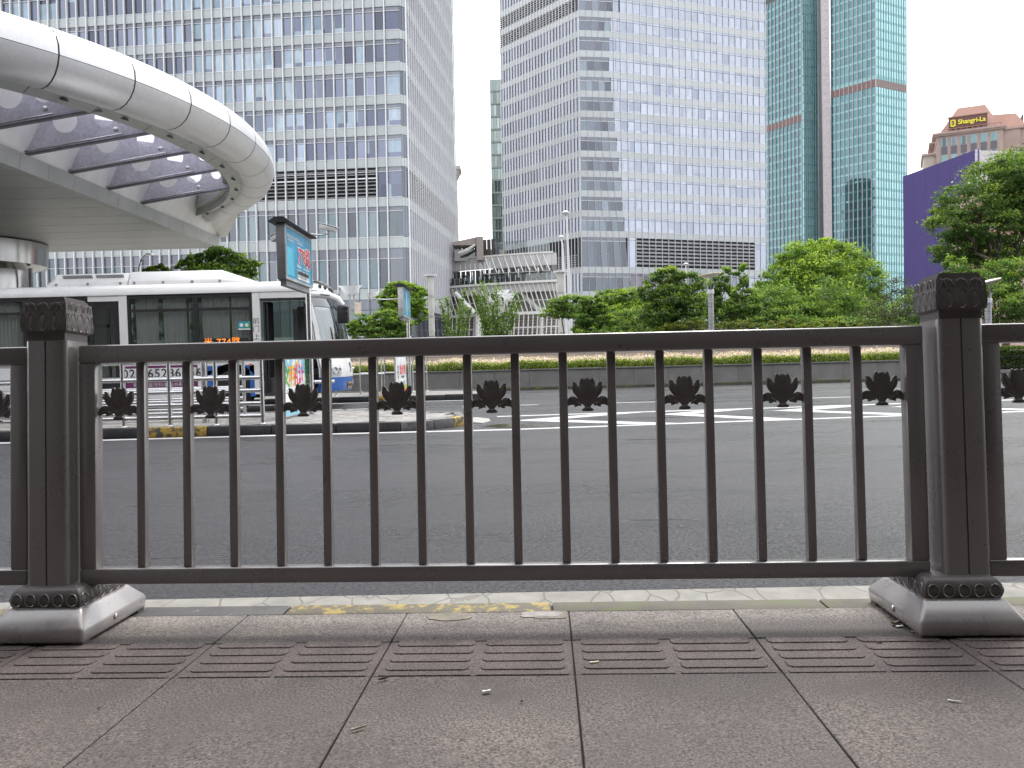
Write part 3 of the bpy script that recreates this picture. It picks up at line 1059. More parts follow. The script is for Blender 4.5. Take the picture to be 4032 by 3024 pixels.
# leaning corner between the two faces
LC = base_pt(2296, D2 - 1.6)
def corner_pt(z, t):
    b = O2 + d2 * crease(z)
    return Vector((LC.x, LC.y, z)).lerp(Vector((b.x, b.y, z)), t)
wm = Matrix.Translation(t2.matrix_basis.translation).inverted()
def corner_quad(name, mat, z0, z1, ta0, ta1, tb0, tb1, out):
    n = Vector((.15, -1, 0)).normalized()
    p = [corner_pt(z0, ta0) + n * out, corner_pt(z0, ta1) + n * out, corner_pt(z1, tb1) + n * out, corner_pt(z1, tb0) + n * out]
    q = [v - n * .25 for v in p]
    mb = MB().add(p + q, [(0, 1, 2, 3), (7, 6, 5, 4), (0, 4, 5, 1), (1, 5, 6, 2), (2, 6, 7, 3), (3, 7, 4, 0)], wm)
    return mb.build(name, mat, t2, local=True)
for zi in range(len(LV)):
    zt = LV[zi]
    zn = LV[zi + 1] - 1.3 if zi + 1 < len(LV) else zt + 2.7
    wd = (corner_pt(zt, 1) - corner_pt(zt, 0)).length
    nc = max(3, int(round(wd / 1.42)))
    corner_quad('corner_spandrel', m_span2, zt - 1.3, zt, 0, 1, 0, 1, .05)
    corner_quad('corner_fanlight', g_strip, zn - .75, zn, 0, 1, 0, 1, .0)
    corner_quad('corner_transom', m_fin, zn - .82, zn - .74, 0, 1, 0, 1, .06)
    for c in range(nc):
        corner_quad('corner_window', g_corner, zt + .02, zn - .8, c / nc + .008, (c + 1) / nc - .008, c / nc + .008, (c + 1) / nc - .008, .0)
    for c in range(nc):
        corner_quad('corner_mullion', m_finshade, zt - 1.3, zn, c / nc - .006, c / nc + .006, c / nc - .006, c / nc + .006, .1)
# shaded left face
A2l = radians(180 - 50)
LW = 25.
F2l = Facade(t2, LC + Vector((cos(A2l), sin(A2l), 0)) * LW, radians(-50), bud2)
MB().bx(0, LW - .6, .4, 14, 0, 103, F2l.base).build('wall', m_core, t2, local=True)
nl = 26
for zi in range(len(LV)):
    zt = LV[zi]
    zn = LV[zi + 1] - 1.3 if zi + 1 < len(LV) else zt + 2.7
    F2l.piece('flank_spandrel', m_span2, 0, LW, .02, .3, zt - 1.3, zt)
    lv = 70 < zt < 79 or zt == 20.0
    if lv:
        F2l.piece('flank_void', m_void, 0, LW - 1.5, .2, .3, zt, zn)
        for k in range(6):
            F2l.piece('flank_louvre', m_louver, 0, LW - 1.5, .0, .2, zt + .1 + k * .46, zt + .28 + k * .46)
    else:
        for c in range(nl):
            F2l.piece('flank_window', g_flank, c * LW / nl + .03, (c + 1) * LW / nl - .03, .1, .3, zt + .02, zn)
for i in range(nl + 1):
    link('fin', box_for(m_fin), t2, F2l.base @ TS(i * LW / nl, -.05, 53.5, .09, .16, 99))
F2l.flush()

# ---- teal twin tower
D3 = 260.
t3 = tower_root('glass_tower', 'teal green mirrored glass tower with a red brown band, right of the lavender tower', 'tower', base_pt(3270, D3))
bud3 = {}
def teal_face(px0, Y0, px1, Y1, zs, cw, glass, fin, band_z, spandrel=.9, fd=.38):
    p0, p1 = base_pt(px0, Y0), base_pt(px1, Y1)
    v = p1 - p0
    L = v.length
    f = Facade(t3, p0, atan2(v.y, v.x), bud3)
    n = max(2, int(round(L / cw)))
    c = L / n
    MB().bx(0, L, .3, 6, 0, zs[-1] + 3, f.base).build('wall', m_core, t3, local=True)
    for k in range(len(zs) - 1):
        z0, z1 = zs[k], zs[k + 1]
        if band_z and z0 <= band_z < z1:
            f.piece('band', m_redband, 0, L, -.06, .3, z0, z1 - .6)
            f.piece('spandrel', g_teal_s, 0, L, .0, .3, z1 - .6, z1)
            continue
        f.piece('spandrel', g_teal_s, 0, L, .02, .3, z0, z0 + spandrel)
        for i in range(n):
            f.piece('window', glass, i * c + .04, (i + 1) * c - .04, .05, .3, z0 + spandrel + .03, z1 - .03)
    for i in range(n + 1):
        link('fin', box_for(fin), t3, f.base @ TS(i * c, .07 - fd / 2, zs[-1] / 2, .15, fd, zs[-1]))
    f.flush()
m_tealfin = M('teal_grey_fin', (.20, .30, .31), .4)
m_redband = M('red_brown_band', (.20, .12, .11), .5, var=.1)
ZS = [2.8 * i for i in range(46)]
ZS = [0, 6] + [6 + 3.0 * i for i in range(1, 41)]
teal_face(3452, D3, 3571, D3 + 6.8, ZS, 1.25, g_teal, m_tealfin, 88, .8, .16)
teal_face(3277, D3 + 11.5, 3452, D3, ZS, 1.55, g_teal_d, m_pink, 88, .7)
teal_face(2990, D3 + 33, 3163, D3 + 16, ZS, 1.7, g_teal_d, m_pink, 82, .8)
teal_face(3163, D3 + 16, 3224, D3 + 17, ZS, .8, g_teal, m_tealfin, None, .5, .3)
teal_face(3224, D3 + 17, 3262, D3 + 22, ZS, .7, g_teal_d, m_finshade, None, .5)
pA, pB = base_pt(3253, D3 + 10.8), base_pt(3283, D3 + 10.8)
colm = MB()
for k in range(42):
    MB().bx(pA.x, pB.x, pA.y, pA.y + .8, k * 3.05, k * 3.05 + 2.98).bx(pA.x + .1, pB.x - .1, pA.y + .1, pA.y + .7, k * 3.05 + 2.97, k * 3.05 + 3.06).build('stone_panel', M('pale_mauve_stone', (.50, .46, .48), .5) if k == 0 else bpy.data.materials['pale_mauve_stone'], t3)

# ---- things behind and between the towers
g_green = facade_glass('green_glass', [(0, (.12, .18, .17)), (.3, (.20, .28, .26)), (.5, (.05, .08, .08)), (.8, (.26, .33, .30))], (.6, .7, .67), .25, .2)
t4 = tower_root('green_glass_tower', 'narrow green glazed block far behind, left of the lavender tower', 'tower', base_pt(1965, 230))
b4 = {}
f4 = Facade(t4, base_pt(1947, 230), radians(-3), b4)
zt4 = level(1945, 312, 230)
MB().bx(0, 14, .3, 10, 0, zt4, f4.base).build('wall', m_core, t4, local=True)
nfl = int(zt4 / 3.6)
for k in range(nfl):
    z = zt4 - (k + 1) * 3.6
    f4.piece('slab_edge', M('green_grey_trim', (.30, .34, .32), .5) if k == 0 else bpy.data.materials['green_grey_trim'], 0, 14, -.1, .3, z, z + .5)
    for i in range(8):
        if i > 4 : continue
        f4.piece('window', g_green, i * .85 + .04, (i + 1) * .85 - .04, .1, .3, z + .55, z + 3.5)
for i in range(9):
    f4.piece('mullion', bpy.data.materials['green_grey_trim'], i * .85 - .06, i * .85 + .06, -.06, .2, 0, zt4)
f4.flush()
m_pale = M('pale_stone', (.55, .51, .47), .7)
t5 = tower_root('stone_tower', 'slim pale stone tower with a flared top beside the left office tower', 'tower', base_pt(1800, 190))
z5 = level(1805, 655, 190)
p5 = base_pt(1795, 190)
MB().bx(p5.x - 3, p5.x + 1.25, 190, 194, 0, z5 - 2.5).build('wall', m_pale, t5)
MB().hexa([(p5.x - 3, 190, z5 - 2.5), (p5.x + 1.3, 190, z5 - 2.5), (p5.x + 1.3, 194, z5 - 2.5), (p5.x - 3, 194, z5 - 2.5),
           (p5.x - 3.6, 189.5, z5 - .8), (p5.x + 2.0, 189.5, z5 - .8), (p5.x + 2.0, 195, z5 - .8), (p5.x - 3.6, 195, z5 - .8)]).build('capital', m_pale, t5)
MB().bx(p5.x - 3.8, p5.x + 2.3, 189.3, 195, z5 - .8, z5).build('cornice', m_pale, t5)
MB().bx(p5.x - .9, p5.x + .5, 191, 193, z5, z5 + 1.2).build('finial', m_pale, t5)
for k in range(16):
    z = z5 - 5.5 - 3.2 * k
    MB().bx(p5.x + .2, p5.x + .8, 189.95, 190.1, z, z + 1.7).build('window', g_side, t5)
    MB().bx(p5.x - 3.05, p5.x + 1.4, 189.9, 190.2, z - .8, z - .5).build('string_course', m_pale, t5)
t6 = tower_root('far_tower', 'hazy pale tower far behind at the upper left corner', 'tower', base_pt(60, 240))
b6 = {}
f6 = Facade(t6, base_pt(-60, 240), radians(4), b6)
MB().bx(0, 16.2, .3, 10, 0, 122, f6.base).build('wall', m_core, t6, local=True)
for k in range(30):
    f6.piece('spandrel', m_span2, 0, 16.2, 0, .3, 4 * k, 4 * k + 1.6)
    for i in range(12):
        if k > 22:
            f6.piece('window', g_lav, i * 1.35 + .05, (i + 1) * 1.35 - .05, .1, .3, 4 * k + 1.62, 4 * k + 3.98)
f6.piece('window_field', g_lav, 0, 16.2, .12, .3, 0, 92)
f6.flush()

# ---- purple hoarding building, striped building and the hotel
m_purple = M('purple_hoarding', (.072, .052, .20), .6, var=.04, scale=.05, fine=1.5, finevar=.03)
pb0, pb1 = base_pt(3562, 146), base_pt(3856, 127.5)
t7 = thing('purple_building', 'plain deep purple hoarding wall between the teal tower and the tree', 'building', (pb0.x, pb0.y, 0))
z7 = (level(3561, 680, 146) + level(3852, 604, 127.5)) / 2
v7 = (pb1 - pb0).normalized()
n7 = Vector((-v7.y, v7.x, 0))
L7 = (pb1 - pb0).length
F7 = frame(pb0, v7, n7, Vector((0, 0, 1)))
npan = 6
for i in range(npan):
    MB().bx(i * L7 / npan + .015, (i + 1) * L7 / npan - .015, 0, .3, 0, z7, F7).build('hoarding_panel', m_purple, t7)
MB().bx(.1, L7 - .1, .3, 14, 0, z7 - .2, F7).build('wall', M('hoarding_back', (.5, .5, .53), .7), t7)
sd7 = Vector((.78, .62, 0)).normalized()
MB().bx(0, 9, .02, .4, 0, z7, frame(pb1, sd7, Vector((-sd7.y, sd7.x, 0)), Vector((0, 0, 1)))).build('side_wall', M('grey_side', (.56, .56, .60), .6), t7)
m_st1, m_st2 = M('pink_stone', (.50, .37, .32), .7), M('red_stone', (.36, .19, .15), .7)
t8 = thing('striped_building', 'pink stone building with red stripes glimpsed behind the tall right tree', 'building', base_pt(3960, 118))
p8 = base_pt(3915, 118)
for k in range(34):
    MB().bx(p8.x, p8.x + 26, p8.y, p8.y + 12, k * .75, k * .75 + .748).build('stone_course', (m_st1, m_st2)[k % 3 == 0], t8)

D9 = 320.
m_h1, m_h2 = M('hotel_stone', (.40, .30, .27), .7, var=.08, scale=.3), M('hotel_pale_stone', (.50, .44, .39), .7)
m_hr = M('hotel_copper_roof', (.36, .19, .145), .5, var=.08, scale=.2)
m_hd = M('hotel_sign_board', (.15, .072, .065), .6)
m_yel = M('sign_yellow', (.80, .70, .05), .5, var=.02)
h0 = base_pt(3694, D9)
A9 = radians(-26)
t9 = thing('hotel', 'brown stone hotel with a copper hipped roof and yellow lettering on a dark board', 'hotel', h0)
F9 = frame(h0, Vector((cos(A9), sin(A9), 0)), Vector((-sin(A9), cos(A9), 0)), Vector((0, 0, 1)))
def hz(px, py): return level(px, py, D9 - (px - 3686) * .033 - 0)
W9 = 22.8
ze = level(3700, 540, D9)           # eaves
zb9 = ze - 23
MB().bx(0, W9, 0, 24, 0, ze, F9).build('wall', m_h1, t9)
MB().bx(W9 + .01, W9 + 6, 3, 24, 0, ze + .1, F9).build('wing', m_h1, t9)
MB().bx(W9 + 6.02, W9 + 14, 5, 26, 0, ze + .4, F9).build('wing', m_h1, t9)
MB().bx(W9 + .5, W9 + 10, 0, 12, 0, ze - 9, F9).build('wing', m_h2, t9)
MB().bx(-4.5, -.02, 2, 22, 0, ze - 6.5, F9).build('wing', m_h2, t9)
for (x0, x1, y0, z0, hh) in ((-.8, W9 + .6, -.8, ze, .6), (-1.3, W9 + 1.0, -1.3, ze + .6, .7), (-.6, W9 + .3, -.6, ze - 19.5, .6), (-1, W9 + .6, -1, ze - 18.9, .5),
                             (W9 + .4, W9 + 7, 2.4, ze + .12, .8), (W9 + 5.5, W9 + 15, 4.4, ze + .42, .8), (W9 + .3, W9 + 10.6, -.6, ze - 9, .7), (-5.2, -.3, 1.2, ze - 6.5, .8),
                             (-2.5, -.3, .2, ze - 2.2, .5)):
    MB().bx(x0, x1, y0, 24.5, z0, z0 + hh, F9).build('cornice', m_h1, t9)
g_hot = facade_glass('hotel_glass', [(0, (.03, .045, .06)), (.35, (.05, .06, .08)), (.6, (.14, .26, .28))], (.5, .6, .65), .14, .1)
for c in range(6):
    x0 = 1.9 + c * 3.38
    MB().bx(x0 - .25, x0 + 2.05, -.2, .15, ze - 17.6, ze - .8, F9).build('window_bay', m_finshade, t9)
    for k in range(5):
        z = ze - 17.3 + k * 3.3
        if k % 2 == 0:
            MB().bx(x0 + .3, x0 + 1.5, -.3, .1, z, z + 3.2, F9).build('window', g_hot, t9)
            for q in (0, 1.55):
                MB().bx(x0 - .15 + q, x0 + .25 + q, -.28, .1, z, z + 3.2, F9).build('curtain', M('teal_curtain', (.28, .42, .42), .8) if 'teal_curtain' not in bpy.data.materials else bpy.data.materials['teal_curtain'], t9)
        else:
            MB().bx(x0 - .15, x0 + 1.95, -.3, .1, z + .05, z + 3.15, F9).build('spandrel', M('hotel_spandrel', (.13, .12, .14), .6) if 'hotel_spandrel' not in bpy.data.materials else bpy.data.materials['hotel_spandrel'], t9)
zr = ze + 1.3
MB().hexa([(1.2, .5, zr), (W9 - .6, .5, zr), (W9 - .6, 23, zr), (1.2, 23, zr), (8.0, 8, zr + 11.0), (W9 - 5.3, 8, zr + 11.0), (W9 - 5.3, 16, zr + 11.0), (8.0, 16, zr + 11.0)], F9).build('roof', m_hr, t9)
MB().hexa([(W9 - .5, 4, zr), (W9 + 8, 4, zr), (W9 + 8, 22, zr), (W9 - .5, 22, zr), (W9 - 3, 8, zr + 6.5), (W9 + 5.0, 8, zr + 6.0), (W9 + 5, 18, zr + 6), (W9 - 3, 18, zr + 6.5)], F9).build('roof', m_hr, t9)
for k in range(12):
    MB().bx(1.0 + k * 1.9, 1.2 + k * 1.9, -1.0, -.8, zr, zr + .9, F9).build('roof_rail_post', m_hr, t9)
MB().bx(.5, W9 - .5, -1.05, -.75, zr + .9, zr + 1.1, F9).build('roof_rail', m_hr, t9)
sb = MB().bx(4.4, W9 - 5.2, -.2, .9, zr + .9, zr + 5.4, F9).build('sign_board', m_hd, t9)
MB().bx(4.2, W9 - 5.0, -.5, 1.2, zr + 5.4, zr + 5.8, F9).build('sign_rail', m_hr, t9)
def put_text(body, size, M4, mat, parent, name='lettering', **kw):
    me = text_mesh(body, size, **kw)
    me.materials.clear()
    me.materials.append(mat)
    return link(name, me, parent, W(parent).inverted() @ M4)
RX = Matrix.Rotation(pi / 2, 4, 'X')
put_text('Shangri-La', 2.45, F9 @ Matrix.Translation((12.3, -.5, zr + 3.3)) @ RX, m_yel, sb, bold=.06, extrude=.1, spacing=.93)
MB().prism([(5.0, zr + 2.0), (5.9, zr + 1.7), (6.8, zr + 2.0), (6.8, zr + 4.3), (5.9, zr + 4.6), (5.0, zr + 4.3)], .35, .6, F9 @ RX).build('emblem', m_yel, sb)
put_text('S', 2.3, F9 @ Matrix.Translation((5.9, -.75, zr + 3.15)) @ RX, m_hd, sb, name='emblem_letter', bold=.05, extrude=.05)
sb2 = MB().bx(W9 + 7.2, W9 + 7.6, 8, 19, zr + .3, zr + 5.2, F9).build('side_sign_board', m_hd, t9)
for y, h in ((10, 2.4), (13, 3.2), (16, 2.6)):
    MB().bx(W9 + 7.55, W9 + 7.8, y, y + 1.6, zr + 1.2, zr + 1.2 + h, F9).build('side_letter', m_yel, sb2)

# ------------------------------------------------------------------ terrace building with the white lattice
Yt = 125.
def tx(px, Y=Yt): return (px - CX) / F_PX * Y
def tz(px, py, Y=Yt): return at(px, py, Y).z
m_lat = M('white_lattice', (.70, .70, .67), .5, var=.06, scale=1)
m_terr = M('terrace_panel', (.55, .54, .54), .5, var=.06, scale=.5, rnd=.08)
m_dkglass = facade_glass('terrace_glass', [(0, (.06, .055, .055)), (.3, (.10, .09, .088)), (.6, (.16, .15, .145)), (.8, (.045, .045, .05))], (.6, .6, .6), .12, .1)
m_bal = clear_glass('balustrade_glass', (.80, .83, .83), .05)
m_brownst = M('brown_clad', (.31, .27, .25), .7, var=.1)
m_frame = M('grey_frame', (.42, .42, .43), .5)
tb = thing('terrace_building', 'two tier cafe terrace over a white steel lattice front, below the sky gap', 'building', (tx(1990), Yt, 0))
X0, X1 = tx(1755), tx(2204)
def arc(t, off=0.):
    """curved front of the terrace, t from 0 (left) to 1 (right)"""
    x = X0 + (X1 - X0) * t
    return x, Yt + 3.5 - 7. * t + 4.0 * (t - .5) ** 2 + off
zA, zB, zC = tz(2000, 1116), tz(2000, 1236), tz(2000, 1292)
NA = 34
def ribbon(name, t0, t1, off0, off1, z0, z1, mat, n=12, parent=tb):
    mb = MB()
    rows = []
    for i in range(n + 1):
        t = t0 + (t1 - t0) * i / n
        a, b = arc(t, off0), arc(t, off1)
        rows.append([(a[0], a[1], z0), (a[0], a[1], z1), (b[0], b[1], z1), (b[0], b[1], z0)])
    mb.grid(rows, closed=True)
    k = len(mb.v)
    mb.f += [[0, 1, 2, 3], [k - 1, k - 2, k - 3, k - 4]]; mb.m += [0, 0]
    return mb.build(name, mat, parent)
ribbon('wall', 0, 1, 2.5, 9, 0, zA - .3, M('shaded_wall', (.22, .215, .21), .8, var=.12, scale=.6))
ribbon('terrace_edge', 0, 1, -.5, 8, zA - .18, zA + .14, m_lat)
ribbon('fascia', 0, 1, .2, .5, zA - 1.5, zA - .2, m_terr)
ribbon('lattice_beam', 0, 1, .0, .5, zB - .22, zB + .22, m_lat)
ribbon('lattice_rail', 0, 1, .1, .25, zC - .08, zC + .08, m_lat)
ribbon('lattice_rail', 0, 1, .5, .6, tz(2000, 1186) - .05, tz(2000, 1186) + .05, m_lat)
for k in range(16):
    ribbon('wall_louvre', .02, .98, 2.3, 2.48, .9 + k * .46, 1.12 + k * .46, m_brownst, 6)
for i in range(26):
    t = i / 25
    a = arc(max(0, t - .02), -.1)
    b = arc(min(1, t + .055), .3)
    MB().tube([(a[0], a[1], zA - .1), (b[0], b[1], zB)], .095, 6).build('lattice_strut', m_lat, tb)
    a = arc(min(1, t + .02), .1)
    for q in (0, .012):
        b = arc(max(0, t - .02 + q), .3)
        MB().tube([(a[0], a[1], zB), (b[0], b[1], 0)], .075, 6).build('lattice_strut', m_lat, tb)
for pa, pb in (((2056, 1148), (2142, 1232)), ((2178, 1152), (2142, 1232)), ((1905, 1150), (1990, 1232)), ((1800, 1150), (1872, 1232)), ((1965, 1150), (1990, 1232))):
    MB().tube([(tx(pa[0]), Yt + .8, tz(*pa)), (tx(pb[0]), Yt + .8, tz(*pb))], [.3, .5], 8).build('lattice_brace', m_lat, tb)
for px in (2142, 2180, 1890):
    MB().tube([(tx(px), Yt + .8, zB), (tx(px) - .45, Yt + .8, 0)], .55, 10).build('pillar', m_lat, tb)
# first terrace: recessed cafe front, glass balustrade, awning
zt1 = tz(2000, 1046)
zt2 = tz(2000, 1022)
for i in range(22):
    t = i / 22
    a, b = arc(t + .003, 3.2), arc(t + 1 / 22 - .003, 3.2)
    z0, z1 = zA + .15, zt1 - .05
    mb = MB().hexa([(a[0], a[1], z0), (b[0], b[1], z0), (b[0], b[1] + .2, z0), (a[0], a[1] + .2, z0), (a[0], a[1], z1), (b[0], b[1], z1), (b[0], b[1] + .2, z1), (a[0], a[1] + .2, z1)])
    mb.build('cafe_window', m_dkglass, tb)
    z0, z1 = zt1, zt2 + .9
    a, b = arc(t + .001, 2.6), arc(t + 1 / 22 - .001, 2.6)
    MB().hexa([(a[0], a[1], z0), (b[0], b[1], z0), (b[0], b[1] + .4, z0), (a[0], a[1] + .4, z0), (a[0], a[1], z1), (b[0], b[1], z1), (b[0], b[1] + .4, z1), (a[0], a[1] + .4, z1)]).build('fascia_panel', m_terr, tb)
    c = arc(t, -.25)
    MB().bx(c[0] - .03, c[0] + .03, c[1] - .03, c[1] + .03, zA + .1, zA + 1.3).build('balustrade_post', m_frame, tb)
    d = arc(t + 1 / 22, -.25)
    MB().hexa([(c[0] + .05, c[1], zA + .16), (d[0] - .05, d[1], zA + .16), (d[0] - .05, d[1] + .02, zA + .16), (c[0] + .05, c[1] + .02, zA + .16),
               (c[0] + .05, c[1], zA + 1.28), (d[0] - .05, d[1], zA + 1.28), (d[0] - .05, d[1] + .02, zA + 1.28), (c[0] + .05, c[1] + .02, zA + 1.28)]).build('balustrade_pane', m_bal, tb)
ribbon('upper_terrace', 0, .97, 2.4, 9, zt2 + .9, zt2 + 1.15, m_lat)
aw0, aw1 = .36, .93
ribbon('awning', aw0, aw1, .3, 3.0, tz(2000, 1076), tz(2000, 1076) + .12, m_frame)
for i in range(11):
    t = aw0 + (aw1 - aw0) * i / 10
    a, b = arc(max(0, t - .05), 2.5), arc(t, .4)
    MB().tube([(a[0], a[1], zt2 + .8), (b[0], b[1], tz(2000, 1076) + .1)], .09, 6).build('awning_rod', m_lat, tb)
# upper storey pieces
zu = zt2 + 1.15
for i in range(13):
    t = i / 13 * .5
    a, b = arc(t + .002, 3.4), arc(t + .5 / 13 - .002, 3.4)
    z0, z1 = zu, zu + 2.7
    MB().hexa([(a[0], a[1], z0), (b[0], b[1], z0), (b[0], b[1] + .2, z0), (a[0], a[1] + .2, z0), (a[0], a[1], z1), (b[0], b[1], z1), (b[0], b[1] + .2, z1), (a[0], a[1] + .2, z1)]).build('upper_window', m_dkglass, tb)
for i in range(14):
    t = .46 + i / 14 * .48
    c, d = arc(t, 2.6), arc(t + .48 / 14, 2.6)
    MB().hexa([(c[0] + .03, c[1], zu), (d[0] - .03, d[1], zu), (d[0] - .03, d[1] + .03, zu), (c[0] + .03, c[1] + .03, zu),
               (c[0] + .03, c[1], zu + 2.0), (d[0] - .03, d[1], zu + 2.0), (d[0] - .03, d[1] + .03, zu + 2.0), (c[0] + .03, c[1] + .03, zu + 2.0)]).build('balustrade_pane', m_bal, tb)
def bb(px0, py0, px1, py1, y0, y1, name, mat):
    return MB().bx(tx(px0), tx(px1), y0, y1, tz(px0, py1), tz(px0, py0)).build(name, mat, tb)
bb(1888, 922, 1914, 1016, Yt + 2.2, Yt + 4, 'pylon', m_brownst)
MB().hexa([(tx(1790), Yt + 2.6, tz(1790, 955)), (tx(1890), Yt + 2.6, tz(1890, 955)), (tx(1890), Yt + 6, tz(1890, 955)), (tx(1790), Yt + 6, tz(1790, 955)),
           (tx(1790), Yt + 2.6, tz(1790, 944)), (tx(1890), Yt + 2.6, tz(1890, 922)), (tx(1890), Yt + 6, tz(1890, 922)), (tx(1790), Yt + 6, tz(1790, 944))]).build('roof_beam', m_brownst, tb)
m_green = M('green_panel', (.03, .11, .075), .7)
m_olive = M('olive_panel', (.12, .10, .06), .8)
for a, b, mt in ((1795, 1880, m_dkglass), (1880, 1888, m_green), (1914, 1936, m_green), (1936, 1949, m_terr), (1949, 1971, m_olive), (1971, 1984, m_terr), (1984, 2000, M('pink_panel', (.55, .43, .38), .7))):
    bb(a + .5, 964, b - .5, 1012, Yt + 5, Yt + 6, 'roof_screen', mt)
for k in range(4):
    a, b = (1815 + k * 9, 988 - k * 2), (1862 + k * 7, 968 - k * 5)
    MB().tube([(tx(a[0]), Yt + 2.4, tz(*a)), (tx(b[0]), Yt + 2.4, tz(*b))], .18, 4).build('roof_strut', m_lat, tb)
# closed parasols and clipped bushes standing on the terrace
m_para = M('parasol_canvas', (.72, .71, .68), .8)
m_bush = leaf_mat('bush_leaf', (.012, .025, .010), (.03, .055, .02), (.06, .10, .03))
par0 = None
for i, px in enumerate((1868, 1902, 1936, 1975, 2013, 2052, 2095, 2128)):
    t = (tx(px) - X0) / (X1 - X0)
    x, y = arc(t, .4)
    if par0 is None:
        par0 = thing('parasol', 'closed white parasol on the cafe terrace, leftmost of its row', 'parasol', (x, y, zA + .12), 'closed parasols on the terrace')
        MB().tube([(0, 0, 0), (0, 0, 2.1)], .03, 6).build('pole', m_frame, par0, local=True)
        MB().lathe([(.05, 2.15), (.11, 2.0), (.13, 1.6), (.10, 1.3), (.17, .75), (.02, .72)][::-1], 10, cap=False).build('canopy', m_para, par0, local=True, smooth=50)
    else:
        c = copy_tree(par0)
        c.location = (x, y, zA + .12)
        c['label'] = 'closed white parasol on the cafe terrace, ' + ('second', 'third', 'fourth', 'fifth', 'sixth', 'seventh', 'rightmost')[i - 1] + (' from the left of its row' if i < 7 else ' of its row')

# ------------------------------------------------------------------ silver canopy
m_rim = M('silver_rim', (.60, .60, .615), .36, metal=.35, var=.04, scale=.7, fine=9, finevar=.03)
m_rim_in = M('rim_joint', (.05, .05, .05), .7)
m_clad = M('grey_cladding', (.42, .43, .42), .45, metal=.2, var=.08, scale=.8, dirt=((.33, .34, .33), 1.2, .5, .8))
m_soff = M('soffit_metal', (.36, .37, .37), .42, metal=.25, var=.1, scale=.5, fine=8, finevar=.05, rnd=.03)
m_web = M('galvanised_web', (.58, .575, .63), .5, metal=.15, var=.14, scale=1.1, fine=12, dirt=((.44, .43, .48), 1.7, .45, .8))
m_col = M('column_steel', (.42, .42, .42), .22, metal=.9, var=.05, scale=.6)
m_flange = M('dark_flange', (.16, .16, .18), .4, metal=.4)
def translucent(name, c):
    m, nt, out = _mat(name)
    t = N(nt, 'ShaderNodeBsdfTransparent'); t.inputs['Color'].default_value = rgb(c)
    d = N(nt, 'ShaderNodeBsdfTranslucent'); d.inputs['Color'].default_value = rgb(c)
    mx = nt.nodes.new('ShaderNodeMixShader'); mx.inputs[0].default_value = .85
    nt.links.new(t.outputs[0], mx.inputs[1]); nt.links.new(d.outputs[0], mx.inputs[2])
    nt.links.new(mx.outputs[0], out.inputs[0])
    return m
m_roofs = translucent('translucent_roof', (.62, .62, .67))
EX, EY, EA, EB, EZ, ER = -15.6, 19.6, 8.95, 9.7, 6.60, .54
cn = thing('station_canopy', 'silver rounded station canopy with a fat tube rim and pierced fins, upper left', 'canopy', (EX, EY, 0))
def ell(a, da=0.):
    return Vector((EX + (EA + da) * cos(a), EY + (EB + da) * sin(a), 0))
def ell_n(a):
    return Vector((cos(a) / EA, sin(a) / EB, 0)).normalized()
def rim_piece(a0, a1, q0, q1, r, name, mat):
    rows = []
    for i in range(7):
        a = a0 + (a1 - a0) * i / 6
        c, n = ell(a), ell_n(a)
        rows.append([c + n * (r * cos(q0 + (q1 - q0) * j / 10)) + Vector((0, 0, EZ + r * sin(q0 + (q1 - q0) * j / 10))) for j in range(11)])
    return MB().grid(rows).build(name, mat, cn, smooth=60)
rows = []
for i in range(97):
    a = -pi * .78 + pi * 1.46 * i / 96
    c, n = ell(a), ell_n(a)
    rows.append([c + n * ((ER - .012) * cos(2 * pi * j / 20)) + Vector((0, 0, EZ + (ER - .012) * sin(2 * pi * j / 20))) for j in range(20)])
MB().grid(rows, closed=True).build('rim_core', m_rim_in, cn, smooth=60)
# panel joints every 1.35 m round the rim
angs = [-pi * .78]
while angs[-1] < pi * .66:
    a = angs[-1]
    sp = sqrt((EA * sin(a)) ** 2 + (EB * cos(a)) ** 2)
    angs.append(a + 1.42 / sp)
for a0, a1 in zip(angs, angs[1:]):
    e = .014 / 9
    rim_piece(a0 + e, a1 - e, -.12, pi * .98, ER, 'rim_panel', m_rim)
    rim_piece(a0 + e, a1 - e, -pi * 1.02, -.14, ER, 'rim_panel', m_rim)
# ledge inside the rim with small round downlights
for i, (a0, a1) in enumerate(zip(angs, angs[1:])):
    rows = []
    for k in range(6):
        a = a0 + .0008 + (a1 - a0 - .0016) * k / 5
        n = ell_n(a)
        rows.append([ell(a) - n * d + Vector((0, 0, z)) for d, z in ((.30, EZ - .36), (.68, EZ - .50), (.70, EZ - .30), (.86, EZ - .28), (.86, EZ + .1), (.3, EZ + .1))])
    MB().grid(rows, closed=True).build('ledge_panel', m_clad, cn)
    a = (a0 + a1) / 2
    n = ell_n(a)
    c = ell(a) - n * .5 + Vector((0, 0, EZ - .445))
    nd = (n * -.35 + Vector((0, 0, -1))).normalized()
    fx = nd.cross(Vector((0, 0, 1))).normalized()
    MB().lathe([(.0, .0), (.062, .0), (.075, .03), (.055, .035), (.04, .02), (0, .02)], 14, frame(c, fx, nd.cross(fx), nd), cap=False).build('downlight', m_flange, cn, smooth=40)
ZS0 = 5.40
XB = -10.4
